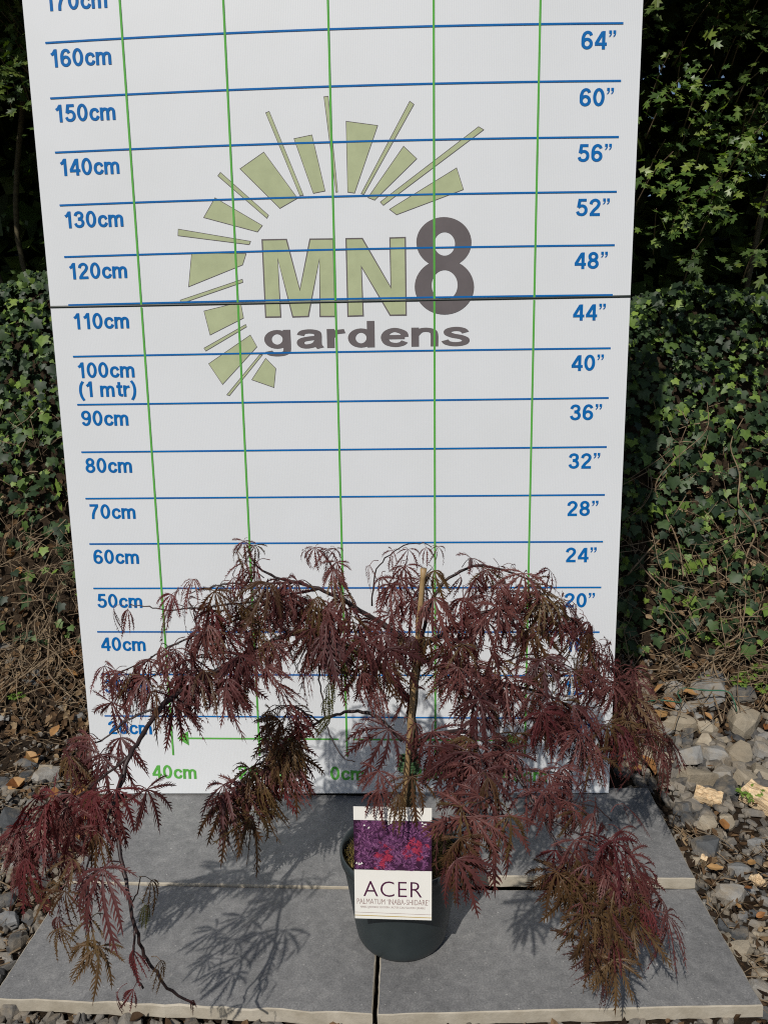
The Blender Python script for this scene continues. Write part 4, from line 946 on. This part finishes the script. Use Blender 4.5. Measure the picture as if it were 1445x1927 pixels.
# ------------------------------------------------------------------ dry leaves one can count
def dry_leaf_mesh(seed):
    r = random.Random(seed); mb = MB(); n = 7; L, Rr, C = [], [], []
    k1, k2, tw_ = r.uniform(-.2, .45), r.uniform(.1, .5), r.uniform(-.5, .5)
    for i in range(n + 1):
        q = i / n; w = .30 * math.sin(math.pi * q ** .85) ** .8 * r.uniform(.85, 1.15) + .006; z = k1 * (q - .5) ** 2 + .05; a = tw_ * (q - .5)
        C.append(Vector((r.uniform(-.02, .02), q - .5, z)))
        L.append(C[-1] + Vector((-w * math.cos(a), 0, w * k2 + w * math.sin(a)))); Rr.append(C[-1] + Vector((w * math.cos(a), 0, w * k2 - w * math.sin(a))))
    for i in range(n):
        mb.poly([L[i], C[i], C[i + 1], L[i + 1]]); mb.poly([C[i], Rr[i], Rr[i + 1], C[i + 1]])
    return mb.mesh('dry_leaf', M_DRY, True)
DL = [dry_leaf_mesh(40 + i) for i in range(7)]
DR = [(1145 + a / 4.817, 1250 + b / 4.817, s / 4.817) for a, b, s in [(450, 290, 110), (530, 420, 110), (450, 530, 150), (730, 330, 130), (670, 350, 90), (240, 1030, 120), (335, 985, 180), (1215, 240, 110), (1370, 400, 100), (1425, 650, 120), (725, 110, 80), (1340, 320, 100), (880, 545, 70), (100, 930, 110), (900, 1000, 50), (1300, 1350, 60)]] + \
     [(1245 + a / 4.513, 1500 + b / 4.513, s / 4.513) for a, b, s in [(500, 310, 110), (430, 690, 110), (620, 1010, 60), (740, 640, 80), (700, 860, 70), (810, 1085, 70)]]
DLF = [(133, 1281, 32), (87, 1302, 34), (70, 1398, 30), (68, 1440, 26), (38, 1490, 28), (140, 1243, 22), (26, 1055, 20), (35, 1492, 30), (65, 1442, 26), (155, 1510, 36), (175, 1552, 30), (108, 1510, 24), (148, 1592, 26), (40, 1090, 24), (50, 1165, 22), (110, 1390, 22)]
for lst, lab, gr in ((DR, 'dry orange brown fallen leaf on the rubble beside the paving and under the ivy', 'dry leaves on the rubble'), (DLF, 'curled dry brown leaf on twiggy soil under the long drooping branch', 'dry leaves on the twiggy soil')):
    for (u, v, s) in lst:
        p = ground_hit(u, v); px = F_PX / (p - CAM).dot(FWD); L = s / px * 1.25
        tag(link('dry_leaf', rg.choice(DL), None, p + Vector((0, -.01, .028)), (rg.gauss(.35, .3), rg.gauss(0, .3), rg.uniform(0, 6.28)), (L, L, L)), ('broad ' if s > 27 else 'narrow ' if s < 20 else '') + lab, 'dry leaf', ('broad ' if s > 27 else 'narrow ' if s < 20 else '') + gr)
# ------------------------------------------------------------------ pale split wood
def offcut(name, u, v, lx, ly, lz, rot, label, seed):
    r = random.Random(seed); p = ground_hit(u, v); mb = MB(); n = 9
    top, bot = [], []
    for i in range(n + 1):
        x = (i / n - .5) * lx
        e = (r.uniform(0, .18) if i in (0, n) else 0)
        top.append([(x, (-.5 + k / 6) * ly + r.uniform(-.03, .03) * ly, lz * (.5 + r.uniform(-.22, .18))) for k in range(7)])
        bot.append([(x, (-.5 + k / 6) * ly, -lz * .5) for k in range(7)])
    for g_, flip in ((top, 0), (bot, 1)):
        for i in range(n):
            for k in range(6):
                q_ = [g_[i][k], g_[i + 1][k], g_[i + 1][k + 1], g_[i][k + 1]]; mb.poly(q_[::-1] if flip else q_)
    for i in range(n):
        mb.poly([bot[i][0], bot[i + 1][0], top[i + 1][0], top[i][0]]); mb.poly([top[i][6], top[i + 1][6], bot[i + 1][6], bot[i][6]])
    for k in range(6):
        mb.poly([top[0][k], top[0][k + 1], bot[0][k + 1], bot[0][k]]); mb.poly([bot[n][k], bot[n][k + 1], top[n][k + 1], top[n][k]])
    o = link(name, mb.mesh(name, M_WOOD), None, p + Vector((0, 0, lz * .5 + .012)), rot)
    return tag(o, label, 'wood')
offcut('wood_offcut', 1331, 1515, .058, .036, .02, (.25, .1, -.45), 'small pale split wood block with ridged grain on the rubble', 1)
offcut('wood_splinter', 1452, 1535, .13, .05, .028, (.2, .15, -.85), 'large splintered pale wood piece leaning on rubble by a seedling', 2)
offcut('wood_chip', 1321, 1635, .045, .012, .010, (.3, .9, 1.3), 'slim upright wood chip at the raised slab corner', 3)
offcut('bark_flake', 1424, 1672, .024, .022, .010, (.2, .2, .4), 'small square orange wood flake among dark slates', 4)
# green wire looped over the stones
W5 = [(270, 370, .05), (350, 340, .06), (450, 325, .06), (560, 335, .06), (640, 345, .055), (652, 325, .06), (625, 270, .065), (640, 230, .07), (700, 215, .075), (770, 225, .08), (900, 237, .08), (1040, 240, .08), (1100, 270, .075), (1140, 350, .06), (1160, 440, .03)]
mb = MB(); mb.tube(catmull([at(1145 + a / 4.817, 1250 + b / 4.817, Z=z + .018) for a, b, z in W5], 4), .0019, 6)
tag(mb.build('green_wire', M_WIRE, smooth=True), 'thin green coated wire looping across the rubble stones', 'wire')
# a few bare sticks on the bank
for (pts, lab) in (([(1367, 1000), (1372, 1080), (1378, 1160), (1375, 1250)], 'upright pale bare stem before the bank above the slates'),
                   ([(0, 1320), (60, 1282), (110, 1245), (160, 1215)], 'long straight tan stick lying on the slope below the ivy'),
                   ([(112, 1165), (108, 1250), (112, 1280), (160, 1328)], 'bent bare stem hanging down the twiggy slope')):
    mb = MB(); C = catmull([ground_hit(u, v) + Vector((0, -.05, .035)) for u, v in pts], 5); mb.tube(C, [.0034 - .0014 * i / len(C) for i in range(len(C))], 6)
    tag(mb.build('bare_stick', M_TWIG, smooth=True), lab, 'stick')
# ------------------------------------------------------------------ seedlings
def seedling(u, v, n, s, label, seed, group=None):
    r = random.Random(seed); p = ground_hit(u, v) + Vector((0, -.01, .012)); t0 = empty('seedling', p); tag(t0, label, 'seedling', group)
    for k in range(n):
        a = 6.283 * k / n + r.uniform(-.4, .4); d = Vector((math.cos(a), math.sin(a) * .8 - .2, 0)); e = p + d * s * r.uniform(.5, 1.1) + Vector((0, 0, s * r.uniform(.9, 1.5)))
        mb = MB(); mb.tube([p, (p + e) / 2 + Vector((0, 0, s * .2)), e], .0006, 3, cap=False)
        for j in range(3):
            m = leafmatx(e, Vector((r.gauss(0, .25), -.35, 1)), (d + Vector((0, 0, -.2))).normalized() @ Matrix.Rotation((j - 1) * .95, 3, 'Z'), s * r.uniform(.55, .8))
            mb.add([m @ Vector(q) for q in VH[0]], VH[1])
        mb.build('leaf', M_HERB, t0)
seedling(1402, 1512, 8, .022, 'small bright green seedling growing between the wood pieces', 1)
seedling(35, 1325, 6, .018, 'small bright green seedling on twiggy soil below the ivy', 2)
for i, (u, v) in enumerate(((1400, 1290), (1425, 1275), (1385, 1300), (1432, 1310), (1350, 1225), (1320, 1215))):
    seedling(u, v, 7, .019, 'lime green ferny seedling at the bank foot behind the slates', 5 + i, 'seedlings at the bank foot')
seedling(1318, 1287, 4, .013, 'tiny seedling sprouting from the long dark slate', 20)
